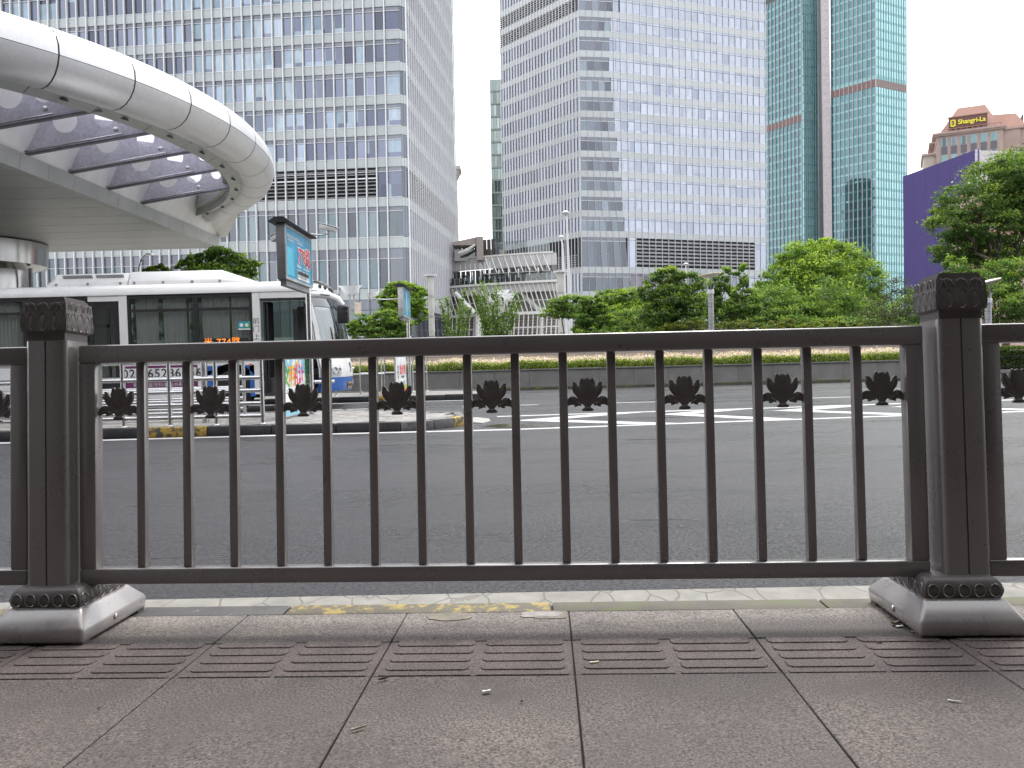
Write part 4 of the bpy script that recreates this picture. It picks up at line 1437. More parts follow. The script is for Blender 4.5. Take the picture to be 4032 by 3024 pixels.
# straight box beam the fins grow from
MB().bx(XB - 11.5, XB - .3, 14.0, 28.75, ZS0 + .05, ZS0 + .4).build('beam_core', m_soff, cn)
yy = 14.0
k = 0
while yy < 28.7:
    y2 = min(28.8, yy + 1.06)
    MB().hexa([(XB - .2, yy + .006, ZS0), (XB, yy + .006, ZS0), (XB, y2 - .006, ZS0), (XB - .2, y2 - .006, ZS0),
               (XB - .22, yy + .006, ZS0 + .36), (XB + .05, yy + .006, ZS0 + .36), (XB + .05, y2 - .006, ZS0 + .36), (XB - .22, y2 - .006, ZS0 + .36)]).build('fascia_panel', m_clad, cn)
    yy = y2
for k in range(13):
    y0 = 14.0 + k * 1.22
    MB().bx(XB - 5.6, XB - .21, y0 + .012, min(y0 + 1.208, 28.8), ZS0 + .0, ZS0 + .06).build('soffit_panel', m_soff, cn)
    MB().bx(XB - 11.4, XB - 5.62, y0 + .012, min(y0 + 1.208, 28.8), ZS0 + .0, ZS0 + .06).build('soffit_panel', m_soff, cn)
MB().bx(XB - 11.5, XB, 28.81, 29.0, ZS0, ZS0 + .4).build('fascia_panel', m_clad, cn)
# sloped wall behind the fins
MB().hexa([(XB - .25, 7.6, ZS0 + .36), (XB - .05, 7.6, ZS0 + .36), (XB - .05, 28.8, ZS0 + .36), (XB - .25, 28.8, ZS0 + .36),
           (XB + .45, 7.6, 7.1), (XB + .6, 7.6, 7.1), (XB + .6, 28.8, 7.1), (XB + .45, 28.8, 7.1)]).build('sloped_wall', m_white, cn)
# translucent roof sheet, sloping panels over the bays
for i in range(12):
    y0 = 8.0 + i * 1.72
    y1 = y0 + 1.70
    def xr(y):
        s_ = max(-1, min(1, (y - EY) / (EB - .7)))
        return EX + (EA - .7) * sqrt(1 - s_ * s_)
    xa, xb_ = max(xr(y0), XB + .6), max(xr(y1), XB + .6)
    MB().hexa([(XB + .3, y0, 7.10), (xa, y0, 6.72), (xb_, y1, 6.72), (XB + .3, y1, 7.10), (XB + .3, y0, 7.14), (xa, y0, 6.76), (xb_, y1, 6.76), (XB + .3, y1, 7.14)]).build('roof_panel', m_roofs, cn)
MB().bx(XB - 11.5, XB + .5, 14.0, 28.8, 7.1, 7.3).build('roof_deck', m_clad, cn)
for y in (10.4, 12.2, 14.0, 15.8, 17.5, 19.2, 21.0, 22.9):
    s_ = max(-1, min(1, (y - EY) / (EB - .5)))
    xe = EX + (EA - .5) * sqrt(1 - s_ * s_)
    if xe - XB < .7: continue
    outer = [(XB, ZS0 + .40), (xe, ZS0 + .40 + (xe - XB) * .155), (xe, 6.74), (XB + .4, 7.08), (XB - .1, ZS0 + .6)]
    holes = []
    for f, r in ((.28, .265), (.56, .215), (.80, .165)):
        x = XB + (xe - XB) * f
        zm = (ZS0 + .4 + (x - XB) * .155 + 6.98) / 2 + .05
        rr = min(r, (6.9 - (ZS0 + .4 + (x - XB) * .155)) * .3)
        holes.append(circle(x, zm, rr))
    me = plate_mesh(outer, holes, .03)
    me.materials.clear(); me.materials.append(m_web)
    web = link('fin_plate', me, cn, W(cn).inverted() @ Matrix.Translation((0, y, 0)) @ RX)
    MB().hexa([(XB - .12, y - .05, ZS0 + .36), (xe, y - .05, ZS0 + .36 + (xe - XB) * .155), (xe, y + .05, ZS0 + .36 + (xe - XB) * .155), (XB - .12, y + .05, ZS0 + .36),
               (XB - .12, y - .05, ZS0 + .40), (xe, y - .05, ZS0 + .40 + (xe - XB) * .155), (xe, y + .05, ZS0 + .40 + (xe - XB) * .155), (XB - .12, y + .05, ZS0 + .40)]).build('flange', m_flange, cn)
    MB().tube([(XB, y - .09, ZS0 + .44), (xe - .9, y - .09, ZS0 + .44 + (xe - .9 - XB) * .155)], .022, 6).build('light_tube', m_steel, cn)
    MB().lathe([(0, 0), (.05, 0), (.062, .04), (.03, .06), (0, .06)], 12, Matrix.Translation((xe - 1.0, y - .16, ZS0 + .52 + (xe - 1 - XB) * .155)) @ RX, cap=False).build('spotlight', m_steel, cn, smooth=40)
# white end plate turning up from the beam tip to the rim
pa, pb_ = at(958, 792, 26.6), at(700, 850, 26.9)
q4 = [Vector((XB - .3, 28.75, ZS0 + .37)), Vector((XB + .28, 28.75, ZS0 + .37)), pa, pb_]
MB().hexa([q + Vector((0, .12, 0)) for q in q4] + [q + Vector((0, .12, .06)) for q in q4]).build('end_plate', m_white, cn)
MB().lathe([(1.52, .16), (1.52, 4.2), (1.50, 4.45), (1.98, 4.62), (2.02, ZS0 - .05), (1.7, ZS0)], 40, Matrix.Translation((-17.55, 26.6, 0))).build('column', m_col, cn, smooth=40)
MB().tube([(-15.75, 26.4, .2), (-15.75, 26.4, 4.5)], .06, 8).build('rain_pipe', m_frame, cn)

cn.scale = (1.3, 1.3, 1.3)             # canopy scaled up about the camera: rim 8.3 m up, column on the plaza beyond the bus
cn.location = (-20.28, 25.48, -.31)
# ------------------------------------------------------------------ overhead walkway (its deck shades the pavement; out of frame above)
m_deck = M('deck_underside', (.10, .10, .10), .8)
wk = thing('walkway', 'elevated footbridge deck over the pavement', 'footbridge', (0, -4, 5.2))
MB().bx(-9, 9, -7, .6, 5.0, 5.6).build('deck', m_deck, wk)
for x in (-7, 7):
    MB().lathe([(.7, -.0), (.7, 4.6), (1.2, 5.0)], 24, Matrix.Translation((x, -4, .1))).build('column', m_col, wk, smooth=40)
for y0 in (-7.11, .61):
    MB().bx(-9, 9, y0, y0 + .1, 5.0, 6.6).build('parapet', m_clad, wk)
bb_ = thing('light_blocker', 'unseen dark block added behind the pavement to cut off sky light', 'building', (0, -15, 0))
MB().bx(-60, 60, -20, -8, 0, 16).build('wall', M('blocker_dark', (.06, .058, .056), .7), bb_)  # added out of view to keep low sky light off the railing and bus windows

# ------------------------------------------------------------------ the bus
YB = 19.6
m_bw = M('bus_white', (.82, .82, .82), .28, var=.05, scale=1.2, finevar=.03, coat=.4, dirt=((.55, .52, .47), 1.1, .66, .85))
m_bb = M('bus_blue', (.03, .14, .48), .3, var=.06, scale=2, coat=.4)
m_bp = M('ad_purple', (.17, .025, .12), .5)
m_bf = M('window_rubber', (.018, .018, .02), .5)
m_in = M('bus_interior', (.05, .05, .055), .7)
m_cur = M('grey_curtain', (.80, .78, .78), .85, var=.05, scale=2, finevar=.02)
m_bg = clear_glass('bus_glass', (.80, .83, .82), .04)
m_fg = clear_glass('far_bus_glass', (.50, .55, .52), .05)
m_ws = clear_glass('windscreen_glass', (.42, .47, .47), .16)
m_dg = clear_glass('dark_glass', (.10, .11, .12), .14)
m_led = M('led_orange', (.9, .25, .02), .5, emit=((1., .24, .02), .75))
m_txt = M('dark_lettering', (.03, .035, .05), .6)
m_wtx = M('white_lettering', (.8, .8, .8), .6)
def bxx(px): return (px - CX) / F_PX * YB
BX0, BX1 = -15.6, -4.86         # rear end out of the picture, front corner post
bus = thing('bus', 'white and blue city bus with curtained windows and an open front door', 'bus', ((BX0 + BX1) / 2, YB + 1.25, 0))
def bpart(name, mat, x0, x1, y0, y1, z0, z1, parent=None, bevel=0.):
    return MB().bx(x0, x1, y0, y1, z0, z1).build(name, mat, parent or bus, bevel=bevel)
# floor, far side, roof
bpart('floor', m_in, BX0, BX1, YB + .08, YB + 2.42, .38, .8)
zr0, zr1 = 2.90, 3.17
rows = []
for x in np.linspace(BX0, BX1 + .02, 24):
    pr = [(-.03, zr0), (-.03, zr0 + .05), (.0, zr0 + .16), (.09, zr1 - .04), (.22, zr1), (.8, zr1 + .05), (1.25, zr1 + .06), (1.7, zr1 + .05), (2.28, zr1), (2.41, zr1 - .04), (2.5, zr0 + .16), (2.53, zr0 + .05), (2.53, zr0)]
    rows.append([(x, YB + a, b) for a, b in pr])
mb = MB().grid(rows)
mb.f.append(list(range(13))); mb.m.append(0)
mb.build('roof', m_bw, bus, smooth=50)
bpart('ceiling', m_in, BX0, BX1, YB + .02, YB + 2.48, zr0 - .02, zr0 - .005)
for (x0, x1) in ((BX0, -13.2), (-11.6, -10.7), (-9.0, -8.85), (-7.2, -7.05), (-5.6, BX1)):
    bpart('far_pillar', m_bw, x0, x1, YB + 2.44, YB + 2.5, 1.2, zr0)
bpart('far_side', m_bw, BX0, BX1, YB + 2.44, YB + 2.5, .35, 1.45)
bpart('far_window', m_fg, BX0, BX1, YB + 2.46, YB + 2.475, 1.45, zr0 - .02)
# near side, from the back to the front
XM0, XM1 = bxx(358), bxx(480)           # middle door
XP0, XP1 = bxx(480), bxx(512)           # white pillar
XW1 = bxx(1004)
XD0, XD1 = bxx(1034), bxx(1222)         # front door
bpart('side_panel', m_bw, BX0, XM0, YB, YB + .06, .35, 1.42)
bpart('cant_rail', m_bf, BX0, XM0, YB - .004, YB + .05, 2.80, zr0 + .01)
def window(x0, x1, z0, z1, split, mid, curtains):
    f = bpart('window', m_bf, x0, x1, YB - .003, YB + .05, z1 - .07, z1)
    for a in ((x0, x1, z0, z0 + .08), (x0, x0 + .07, z0 + .08, z1 - .07), (x1 - .07, x1, z0 + .08, z1 - .07), (x0 + .07, x1 - .07, split - .035, split + .035)):
        bpart('window_frame', m_bf, a[0], a[1], YB - .003, YB + .05, a[2], a[3], f)
    if mid:
        bpart('window_frame', m_bf, mid - .06, mid + .06, YB - .006, YB + .04, z0 + .08, z1 - .07, f)
    bpart('pane', m_bg, x0 + .05, x1 - .05, YB + .012, YB + .02, z0 + .05, z1 - .05, f)
    for c0, c1 in curtains:
        n = max(8, int((c1 - c0) * 70))
        rws = []
        for zz, sq in ((z1 - .06, 1.), (1.9, .96), (z0 + .12, .93)):
            rws.append([(c0 + (c1 - c0) * (.5 + (i / n - .5) * sq), YB + .16 + .034 * sin(i * .95 + .4 * zz + .5 * sin(i * .21)) + random.uniform(-.002, .002), zz) for i in range(n + 1)])
        MB().grid(rws).build('curtain', m_cur, f, smooth=80)
window(XP1 + .0, XW1, 1.38, 2.87, 2.51, bxx(781), ((bxx(530), bxx(622)), (bxx(640), bxx(735)), (bxx(792), bxx(905)), (bxx(910), bxx(985))))
window(bxx(-220), XM0 - .03, 1.38, 2.87, 2.51, bxx(110), ((bxx(-180), bxx(-90)), (bxx(-20), bxx(72)), (bxx(150), bxx(210))))
bpart('pillar', m_bw, XP0, XP1, YB - .012, YB + .06, 1.2, zr0)
bpart('pillar', m_bw, bxx(1004), bxx(1033), YB - .012, YB + .06, .4, zr0)
bpart('door_header', m_bw, XM0, XM1, YB, YB + .06, 2.76, zr0)
bpart('door_header', m_bw, XD0, XD1, YB - .01, YB + .06, 2.74, zr0)
bpart('door_gutter', m_bf, XD0, XD1, YB - .02, YB + .05, 2.68, 2.74)
dm = bpart('middle_door', m_bf, XM0, XM0 + .1, YB + .02, YB + .06, .45, 2.76)
for a in ((XM1 - .14, XM1, .45, 2.76), (XM0 + .1, XM1 - .14, 2.6, 2.76), (XM0 + .1, XM1 - .14, 2.12, 2.2), (XM0 + .1, XM1 - .14, .45, .75), (XM1 - .32, XM1 - .26, .75, 2.6)):
    bpart('door_frame', m_bf, a[0], a[1], YB + .02, YB + .06, a[2], a[3], dm)
bpart('pane', m_bg, XM0 + .08, XM1 - .1, YB + .03, YB + .04, .7, 2.65, dm)
MB().tube([(XM0 + .25, YB + .3, .9), (XM0 + .55, YB + .3, 1.35)], .018, 6).build('grab_rail', M('rail_yellow', (.6, .5, .05), .5), dm)
# lower skirt with the purple advertisement and the blue front part
sp = bpart('side_panel', m_bw, XP0, bxx(800), YB, YB + .06, .35, 1.38)
bpart('side_panel', m_bb, bxx(800), bxx(845), YB, YB + .06, .35, 1.0)
bpart('side_panel', m_bw, bxx(800), XW1 + .05, YB, YB + .06, 1.12, 1.38)
bpart('side_panel', m_bb, bxx(985), bxx(1006), YB, YB + .06, .35, 1.12)
ad = bpart('advert', m_bp, bxx(495), bxx(780), YB - .006, YB - .001, .56, 1.16)
bpart('advert_band', m_wtx, bxx(495), bxx(776), YB - .009, YB - .0065, .80, 1.10, ad)
put_text('021-65286066', .30, Matrix.Translation((bxx(640), YB - .0105, .96)) @ RX, m_txt, ad, extrude=.0008, spacing=1.12, bold=.004)
put_text('眼科/美容/牙科/美容/外科/美容', .11, Matrix.Translation((bxx(645), YB - .008, .68)) @ RX, m_wtx, ad, extrude=.0006)
# front wheel arch and wheel
xw, zw, rw = bxx(914), .5, .5
arch = MB()
o_ = []
for i in range(17):
    a = pi * i / 16
    o_.append((xw + .62 * cos(a), zw + .12 + .55 * sin(a)))
for i in range(16):
    (xa, za), (xb2, zb2) = o_[i], o_[i + 1]
    arch.hexa([(xb2, YB, zb2), (xa, YB, za), (xa, YB + .06, za), (xb2, YB + .06, zb2), (xb2, YB, 1.12), (xa, YB, 1.12), (xa, YB + .06, 1.12), (xb2, YB + .06, 1.12)])
arch.build('wheel_arch', m_bb, bus)
bpart('arch_liner', m_rubber, xw - .66, xw + .66, YB + .35, YB + .42, .3, 1.15)
whl = MB().lathe([(.28, -.13), (.46, -.13), (.5, -.1), (.5, .1), (.46, .13), (.28, .13)], 32, Matrix.Translation((xw, YB + .17, zw)) @ RX).build('wheel', m_rubber, bus, smooth=40)
MB().lathe([(0, -.06), (.1, -.07), (.2, -.03), (.27, -.1), (.29, -.13), (.29, .1), (0, .1)][::-1], 24, Matrix.Translation((xw, YB + .17, zw)) @ RX, cap=False).build('rim', M('wheel_rim', (.45, .45, .46), .4, metal=.5), whl, smooth=40)
bpart('marker_lamp', M('orange_lens', (.7, .15, .03), .3), bxx(985), bxx(995), YB - .02, YB, 1.1, 1.15)
# route lamp board behind the window and stickers
lb = bpart('route_display', m_black, bxx(790), bxx(985), YB - .016, YB - .006, 1.40, 1.79)
put_text('米 774路', .225, Matrix.Translation((bxx(882), YB - .018, 1.69)) @ RX, m_led, lb, extrude=.001, spacing=1.1)
sk = bpart('sticker', M('sticker_teal', (.02, .33, .42), .5), bxx(946), bxx(994), YB - .008, YB - .004, 2.02, 2.19)
bpart('sticker_half', M('sticker_green', (.06, .36, .14), .5), bxx(971), bxx(994), YB - .010, YB - .0085, 2.02, 2.16, sk)
bpart('sticker_half', m_wtx, bxx(946), bxx(994), YB - .010, YB - .0085, 1.985, 2.015, sk)
for q in (955, 976):
    MB().lathe([(0, 0), (.045, 0), (.045, .002), (0, .002)], 12, Matrix.Translation((bxx(q + 4), YB - .0105, 2.10)) @ RX, cap=False).build('sticker_mark', m_wtx, sk)
for i, ch in enumerate('前门上客'):
    put_text(ch, .17, Matrix.Translation((bxx(1017), YB - .0135, 2.18 - i * .192)) @ RX, m_txt, bus, extrude=.0006)
# open door: folded leaves, curtain, seat, fare box, driver's partition
for x in (XD0 + .06, XD0 + .13, XD1 - .12):
    bpart('door_leaf', m_bf, x, x + .045, YB + .05, YB + .5, .45, 2.66)
rws = [[(XD0 + .28 + .5 * i / 16 * w, YB + 1.9 + .03 * sin(i * 1.8), z) for i in range(17)] for z, w in ((2.6, 1.0), (1.8, .95), (1.3, .8))]
MB().grid(rws).build('curtain', m_cur, bus, smooth=80)
st = bpart('driver_seat', m_black, XD0 + .62, XD0 + 1.0, YB + 1.5, YB + 2.0, 1.0, 1.15, bevel=.04)
MB().bx(XD0 + .6, XD0 + .72, YB + 1.5, YB + 2.0, 1.1, 1.75).build('seat_back', m_black, st, bevel=.05)
bpart('fare_box', m_steel, XD0 + .52, XD0 + .72, YB + .75, YB + .95, .8, 1.55, bevel=.02)
bpart('partition', M('partition_grey', (.16, .16, .17), .6), XD0 + .62, XD1 - .1, YB + 1.1, YB + 1.13, 1.5, 2.6)
bpart('step', m_in, XD0, XD1, YB + .05, YB + .6, .34, .42)
# front end: curved shell made of bands
def fx(z, t):
    """front surface x for height z and width parameter t in -1..1"""
    prof = np.interp(z, [.3, .6, .95, 1.3, 2.0, 2.6, 2.9, 3.1, 3.24], [.50, .56, .58, .50, .40, .26, .14, .0, -.25])
    return BX1 + prof * (1 - .0) + .06 - (abs(t) ** 3.2) * (.40 + .06 * prof)
def front_band(name, mat, z0, z1, t0=-1., t1=1., out=0., n=16, m=5, parent=None):
    rws = []
    for j in range(m + 1):
        z = z0 + (z1 - z0) * j / m
        rws.append([(fx(z, t0 + (t1 - t0) * i / n) + out, YB + 1.25 + 1.26 * (t0 + (t1 - t0) * i / n), z) for i in range(n + 1)])
    back = [[(p[0] - .06, p[1], p[2]) for p in r] for r in rws]
    mb = MB().grid([r for r in rws])
    mb2 = MB().grid([r[::-1] for r in back])
    b = len(mb.v)
    mb.add(mb2.v, mb2.f)
    return mb.build(name, mat, parent or bus, smooth=50)
bmp = front_band('bumper', m_bb, .42, .76, m=4)
fp = front_band('front_panel', m_bw, .765, 1.42)
front_band('windscreen', m_ws, 1.43, 2.52, m=8)
front_band('dashboard', m_bf, 1.36, 1.48, -.96, .96, out=-.2)
front_band('destination_glass', m_dg, 2.53, 2.93, -.94, .94)
front_band('crown', m_bw, 2.94, 3.25, m=6)
for t0, t1 in ((-1, -.93), (.93, 1)):
    front_band('front_pillar', m_bw, 1.43, 2.93, t0, t1, out=.012, n=3)
for t in (-.5, -.2, .2, .5):
    zc = 3.06
    MB().lathe([(0, -.02), (.05, -.02), (.05, .04), (.03, .05), (0, .05)], 10, Matrix.Translation((fx(zc, t) + .02, YB + 1.25 + 1.26 * t, zc)) @ Matrix.Rotation(pi / 2, 4, 'Y'), cap=False).build('marker_lamp', m_black, fp, smooth=40)
m_lamp = M('lamp_lens', (.55, .57, .58), .15, metal=.4)
for sgn in (-1, 1):
    pod = front_band('headlight', M('headlight_pod', (.66, .67, .68), .25) if sgn < 0 else bpy.data.materials['headlight_pod'], .80, 1.08, min(sgn * .99, sgn * .58), max(sgn * .99, sgn * .58), out=.015, n=8)
    for t, r in ((.90, .085), (.77, .075), (.66, .055)):
        tt = sgn * t
        c = Vector((fx(.94, tt) + .02, YB + 1.25 + 1.26 * tt, .94))
        nrm = Vector((1, 1.4 * tt * abs(tt), 0)).normalized()
        u = Vector((0, 0, 1)).cross(nrm).normalized()
        MB().lathe([(0, -.02), (r * .6, -.015), (r, .02), (r * 1.15, .02), (r * 1.15, -.03), (0, -.03)][::-1], 16, frame(c, u, nrm.cross(u), nrm), cap=False).build('lamp', m_lamp, pod, smooth=40)
def front_tile(name, mat, t0, t1, z0, z1, parent, out=.02):
    return front_band(name, mat, z0, z1, t0, t1, out=out, n=4, m=2, parent=parent)
pl = front_tile('number_plate', M('plate_yellow', (.75, .42, .03), .5), -.17, .17, .48, .62, bmp)
for k in range(5):
    front_tile('plate_character', m_txt, -.13 + k * .056, -.095 + k * .056, .51, .59, pl, out=.028)
put_text('J5', .14, Matrix.Translation((fx(.6, .62) + .03, YB + 1.25 + 1.26 * .62, .62)) @ Matrix.Rotation(pi / 2, 4, 'Z') @ RX, m_wtx, bmp, extrude=.002)
# emblem hook on the front, tow covers
MB().tube([(fx(1.02, .05) + .03, YB + 1.3, .9), (fx(1.1, .1) + .04, YB + 1.37, 1.0), (fx(1.2, .06) + .03, YB + 1.33, 1.14)], .02, 6).build('emblem', m_finshade, fp)
# wipers
for t in (-.4, .35):
    MB().tube([(fx(1.44, t) + .04, YB + 1.25 + 1.26 * t, 1.45), (fx(2.2, t + .15) + .03, YB + 1.25 + 1.26 * (t + .15), 2.2)], .018, 5).build('wiper', m_black, bus)
# mirror on its swan neck arm
pts = [at(1208, 1160, YB - .12), at(1260, 1161, YB - .16), at(1300, 1166, YB - .18), at(1330, 1178, YB - .18), at(1350, 1202, YB - .15)]
arm = MB().tube(pts, [.075, .08, .085, .08, .06], 10).build('mirror_arm', m_bw, bus, smooth=60)
MB().tube([at(1262, 1158, YB - .245), at(1298, 1163, YB - .265)], .02, 6).build('arm_slot', m_finshade, arm)
mc = at(1352, 1238, YB - .15)
mr = MB().bx(mc.x - .14, mc.x + .13, mc.y - .12, mc.y + .1, mc.z - .22, mc.z + .22).build('mirror', m_black, bus, bevel=.05, seg=3)
for k in range(3):
    MB().bx(mc.x + .0, mc.x + .142, mc.y - .13, mc.y - .1, mc.z - .13 + k * .12, mc.z - .08 + k * .12).build('mirror_groove', m_bf, mr)
# air conditioner on the roof
xa0, xa1, xa2 = bxx(169), bxx(500), bxx(1000)
def hump(name, x0, x1, s0, s1, h, parent=bus):
    mb = MB()
    rws = []
    for x, k in ((x0, .05), (x0 + s0, 1.0), (x1 - s1, 1.0), (x1, .12 if s1 > .3 else 1.)):
        z = zr1 - .02
        rws.append([(x, YB + .25, z), (x, YB + .25, z + .11 * min(1, k * 1.6)), (x, YB + .42, z + h * k), (x, YB + 2.1, z + h * k), (x, YB + 2.26, z + .11 * min(1, k * 1.6)), (x, YB + 2.26, z)])
    mb.grid(rws)
    n = len(mb.v)
    mb.f += [[0, 1, 2, 3, 4, 5], [n - 1, n - 2, n - 3, n - 4, n - 5, n - 6]]; mb.m += [0, 0]
    return mb.build(name, m_bw, parent, bevel=.02)
ac = hump('air_conditioner', xa0, xa1 - .01, .22, .01, .34)
ac2 = hump('air_conditioner', xa1 + .01, xa2, .01, .85, .36)
for x0, x1 in ((bxx(238), bxx(355)), (bxx(370), bxx(480))):
    a = Matrix.Translation(((x0 + x1) / 2, YB + .33, zr1 + .21)) @ Matrix.Rotation(-.95, 4, 'X')
    MB().bx(-(x1 - x0) / 2, (x1 - x0) / 2, -.075, .075, -.01, .012, a).build('vent_grille', m_finshade, ac)
for px in (215, 340, 470, 525, 640, 755, 865):
    MB().lathe([(0, 0), (.035, 0), (.035, .012), (0, .012)], 10, Matrix.Translation((bxx(px), YB + .252, zr1 + .05)) @ RX, cap=False).build('clip', m_finshade, ac if px < 500 else ac2)

# ------------------------------------------------------------------ queue railings, bus stop signs, posters
def queue_rail(label, x0, x1, y, z, step=.74, group='steel queue railings on the bus island', n=None, r=.034):
    t = thing('queue_railing', label, 'queue railing', (x1, y, z), group)
    x = x1
    while x > x0:
        MB().tube([(x, y, z), (x, y, z + 1.03)], r, 10).build('post', m_steel, t, smooth=60)
        MB().lathe([(0, 0), (.055, 0), (.05, .012), (r, .02)], 12, Matrix.Translation((x, y, z)), cap=False).build('foot', m_steel, t, smooth=40)
        x -= step
    for h in (.13, .33, .535, .74):
        MB().tube([(x0, y - .0, z + h), (x1, y - .0, z + h)], .033, 8).build('rail', m_steel, t, smooth=60)
    MB().tube([(x0, y, z + 1.03), (x1 + .02, y, z + 1.03)], .032, 10).build('top_rail', m_steel, t, smooth=60)
    return t
queue_rail('nearest steel queue railing on the bus island, five rails, beside the black kerb', -13.5, bxx(1031) * 12.75 / YB, 12.75, .15)
queue_rail('second steel queue railing on the bus island, just behind the nearest one', -14, bxx(936) * 14.0 / YB, 14.0, .15, .86)
queue_rail('rear steel queue railing on the bus island, closest to the bus', -15, bxx(960) * 15.2 / YB, 15.2, .15, .98)
t = thing('steel_post', 'thick steel post standing among the queue railings', 'post', (bxx(805) * 13.4 / YB, 13.4, .15))
MB().tube([(bxx(805) * 13.4 / YB, 13.4, .15), (bxx(805) * 13.4 / YB, 13.4, 1.25)], .055, 12).build('pole', m_steel, t, smooth=60)
m_box = M('sign_box_grey', (.17, .165, .175), .5, metal=.3)
m_signblue = M('sign_blue', (.02, .30, .52), .3, var=.12, scale=2.5, coat=.3, dirt=((.05, .42, .62), 2.2, .5, .75))
m_signlite = M('sign_light_blue', (.10, .48, .66), .35, var=.12, scale=3)
m_signred = M('sign_red', (.62, .05, .05), .5)
m_signgrey = M('sign_picture_grey', (.42, .48, .46), .5)
m_alu = M('aluminium_frame', (.62, .62, .63), .35, metal=.5)
RXR = Matrix.Rotation(pi / 2, 4, 'Z') @ RX        # lettering that reads from +X
def stop_sign(label, x, y0, y1, zb, zt, thick, zfoot, big=True, box=m_box):
    t = thing('bus_stop_sign', label, 'bus stop sign', (x - thick / 2, y1, zfoot), 'bus stop light boxes')
    bx_ = MB().bx(x - thick, x - .004, y0, y1, zb, zt).build('light_box', box, t, bevel=.008)
    for a in ((y0 + .005, y0 + .05, zb, zt), (y1 - .05, y1 - .005, zb, zt), (y0 + .05, y1 - .05, zb, zb + .05), (y0 + .05, y1 - .05, zt - .05, zt)):
        MB().bx(x - .006, x + .012, a[0], a[1], a[2] + .002, a[3] - .002).build('frame', m_alu, t)
    face = MB().bx(x - .003, x + .003, y0 + .045, y1 - .045, zb + .045, zt - .045).build('sign_face', m_signblue, t)
    rws = [[(x - thick / 2 + u, y, zt + h) for u, h in ((-thick * 1.25, .02), (-thick * .5, .10), (thick * .5, .10), (thick * 1.25, .02), (thick * 1.1, .005), (-thick * 1.1, .005))] for y in (y0 - .06, y1 + .03)]
    mb = MB().grid(rws, closed=True)
    mb.f += [[0, 1, 2, 3, 4, 5], [11, 10, 9, 8, 7, 6]]; mb.m += [0, 0]
    mb.build('canopy', m_bf, t)
    MB().bx(x - thick + .02, x - .03, y0 + .12, y1 - .05, zb - .10, zb).build('ballast_box', m_finshade, t)
    for dy in (.04, -.05):
        MB().tube([(x - thick / 2 - dy * .3, y1 - .05 + dy, zfoot), (x - thick / 2 - dy * .3, y1 - .05 + dy, zb - .02 if dy > 0 else zb)], .055, 12).build('pole', m_steel, t, smooth=60)
    return t, face
sg, face = stop_sign('blue bus stop light box reading 779路 on a steel pole in front of the bus', -3.76, 13.5, 15.3, 2.53, 3.47, .15, .15)
yc, zc = 14.62, 3.06
def sign_bits(face, x, s, mats=True):
    pass
put_text('779路', .36, Matrix.Translation((-3.752, 14.72, 3.02)) @ RXR, m_wtx, face, name='route_number_edge', extrude=.0015, bold=.022, spacing=.95)
put_text('779路', .36, Matrix.Translation((-3.748, 14.72, 3.02)) @ RXR, m_signred, face, name='route_number', extrude=.001, bold=.004, spacing=.95)
MB().bx(-3.756, -3.754, 13.58, 14.0, 2.62, 3.1).build('light_patch', m_signlite, face)
for r_, (y0, y1, z) in enumerate(((13.62, 14.5, 3.31), (13.66, 14.1, 3.24), (14.25, 14.7, 3.26), (14.2, 14.55, 2.845), (14.62, 15.1, 2.84))):
    n = int((y1 - y0) / .075)
    for k in range(n):
        yk = y0 + k * .075
        MB().bx(-3.755, -3.752, yk, yk + .05, z - .028, z - .012).bx(-3.755, -3.752, yk + .01, yk + .025, z - .008, z + .03).build('small_mark', m_wtx, face)
for k in range(3):
    y = 14.2 + k * .27
    bb1 = MB().bx(-3.755, -3.750, y, y + .30, 2.60, 2.77 - k * .0).build('bus_picture', m_signgrey, face)
    MB().bx(-3.7495, -3.748, y + .03, y + .27, 2.69, 2.75).build('picture_window', m_txt, bb1)
    MB().bx(-3.7495, -3.748, y + .02, y + .28, 2.605, 2.63).build('picture_stripe', m_wtx, bb1)
# the surveillance camera on its bracket
m_cam = M('camera_white', (.70, .70, .69), .4)
def cctv(label, base, tip, aim, near):
    t = thing('security_camera', label, 'security camera', base, 'security cameras on the stop signs')
    base, tip, aim = Vector(base), Vector(tip), Vector(aim).normalized()
    MB().tube([base, base.lerp(tip, .55) + Vector((0, 0, -.02)), tip], .018, 6).build('bracket', m_cam, t, smooth=60)
    u = aim.cross(Vector((0, 0, 1))).normalized()
    w = u.cross(aim).normalized()
    Mx = frame(tip + Vector((0, 0, .11)), aim, u, w)
    MB().tube([tip, tip + Vector((0, 0, .08))], .022, 6).build('joint', m_cam, t)
    MB().bx(-.17, .17, -.055, .055, -.05, .045, Mx).build('housing', m_cam, t, bevel=.018, seg=3)
    MB().bx(-.19, .20, -.062, .062, .048, .062, Mx).build('sunshade', m_alu, t, bevel=.004, seg=1)
    MB().lathe([(0, 0), (.035, 0), (.035, .01), (0, .01)], 12, Mx @ Matrix.Translation((-.17, 0, 0)) @ Matrix.Rotation(-pi / 2, 4, 'Y'), cap=False).build('lens', m_black, t)
    return t
a = at(1226, 922, 15.2)
b = at(1292, 921, 15.2)
cctv('white security camera on a bracket at the right end of the 779路 sign', a, b, (.92, -.2, -.28), True)
a = Vector((-3.9, 13.75, 3.2))
cctv('white security camera half hidden behind the left edge of the 779路 sign', a, a + Vector((-.05, .1, .0)), (-.6, .3, -.2), False)
sg2, face2 = stop_sign('smaller looking pale grey stop light box farther away on the second island', -3.38, 25.3, 27.1, 2.56, 3.5, .16, .16, box=m_alu)
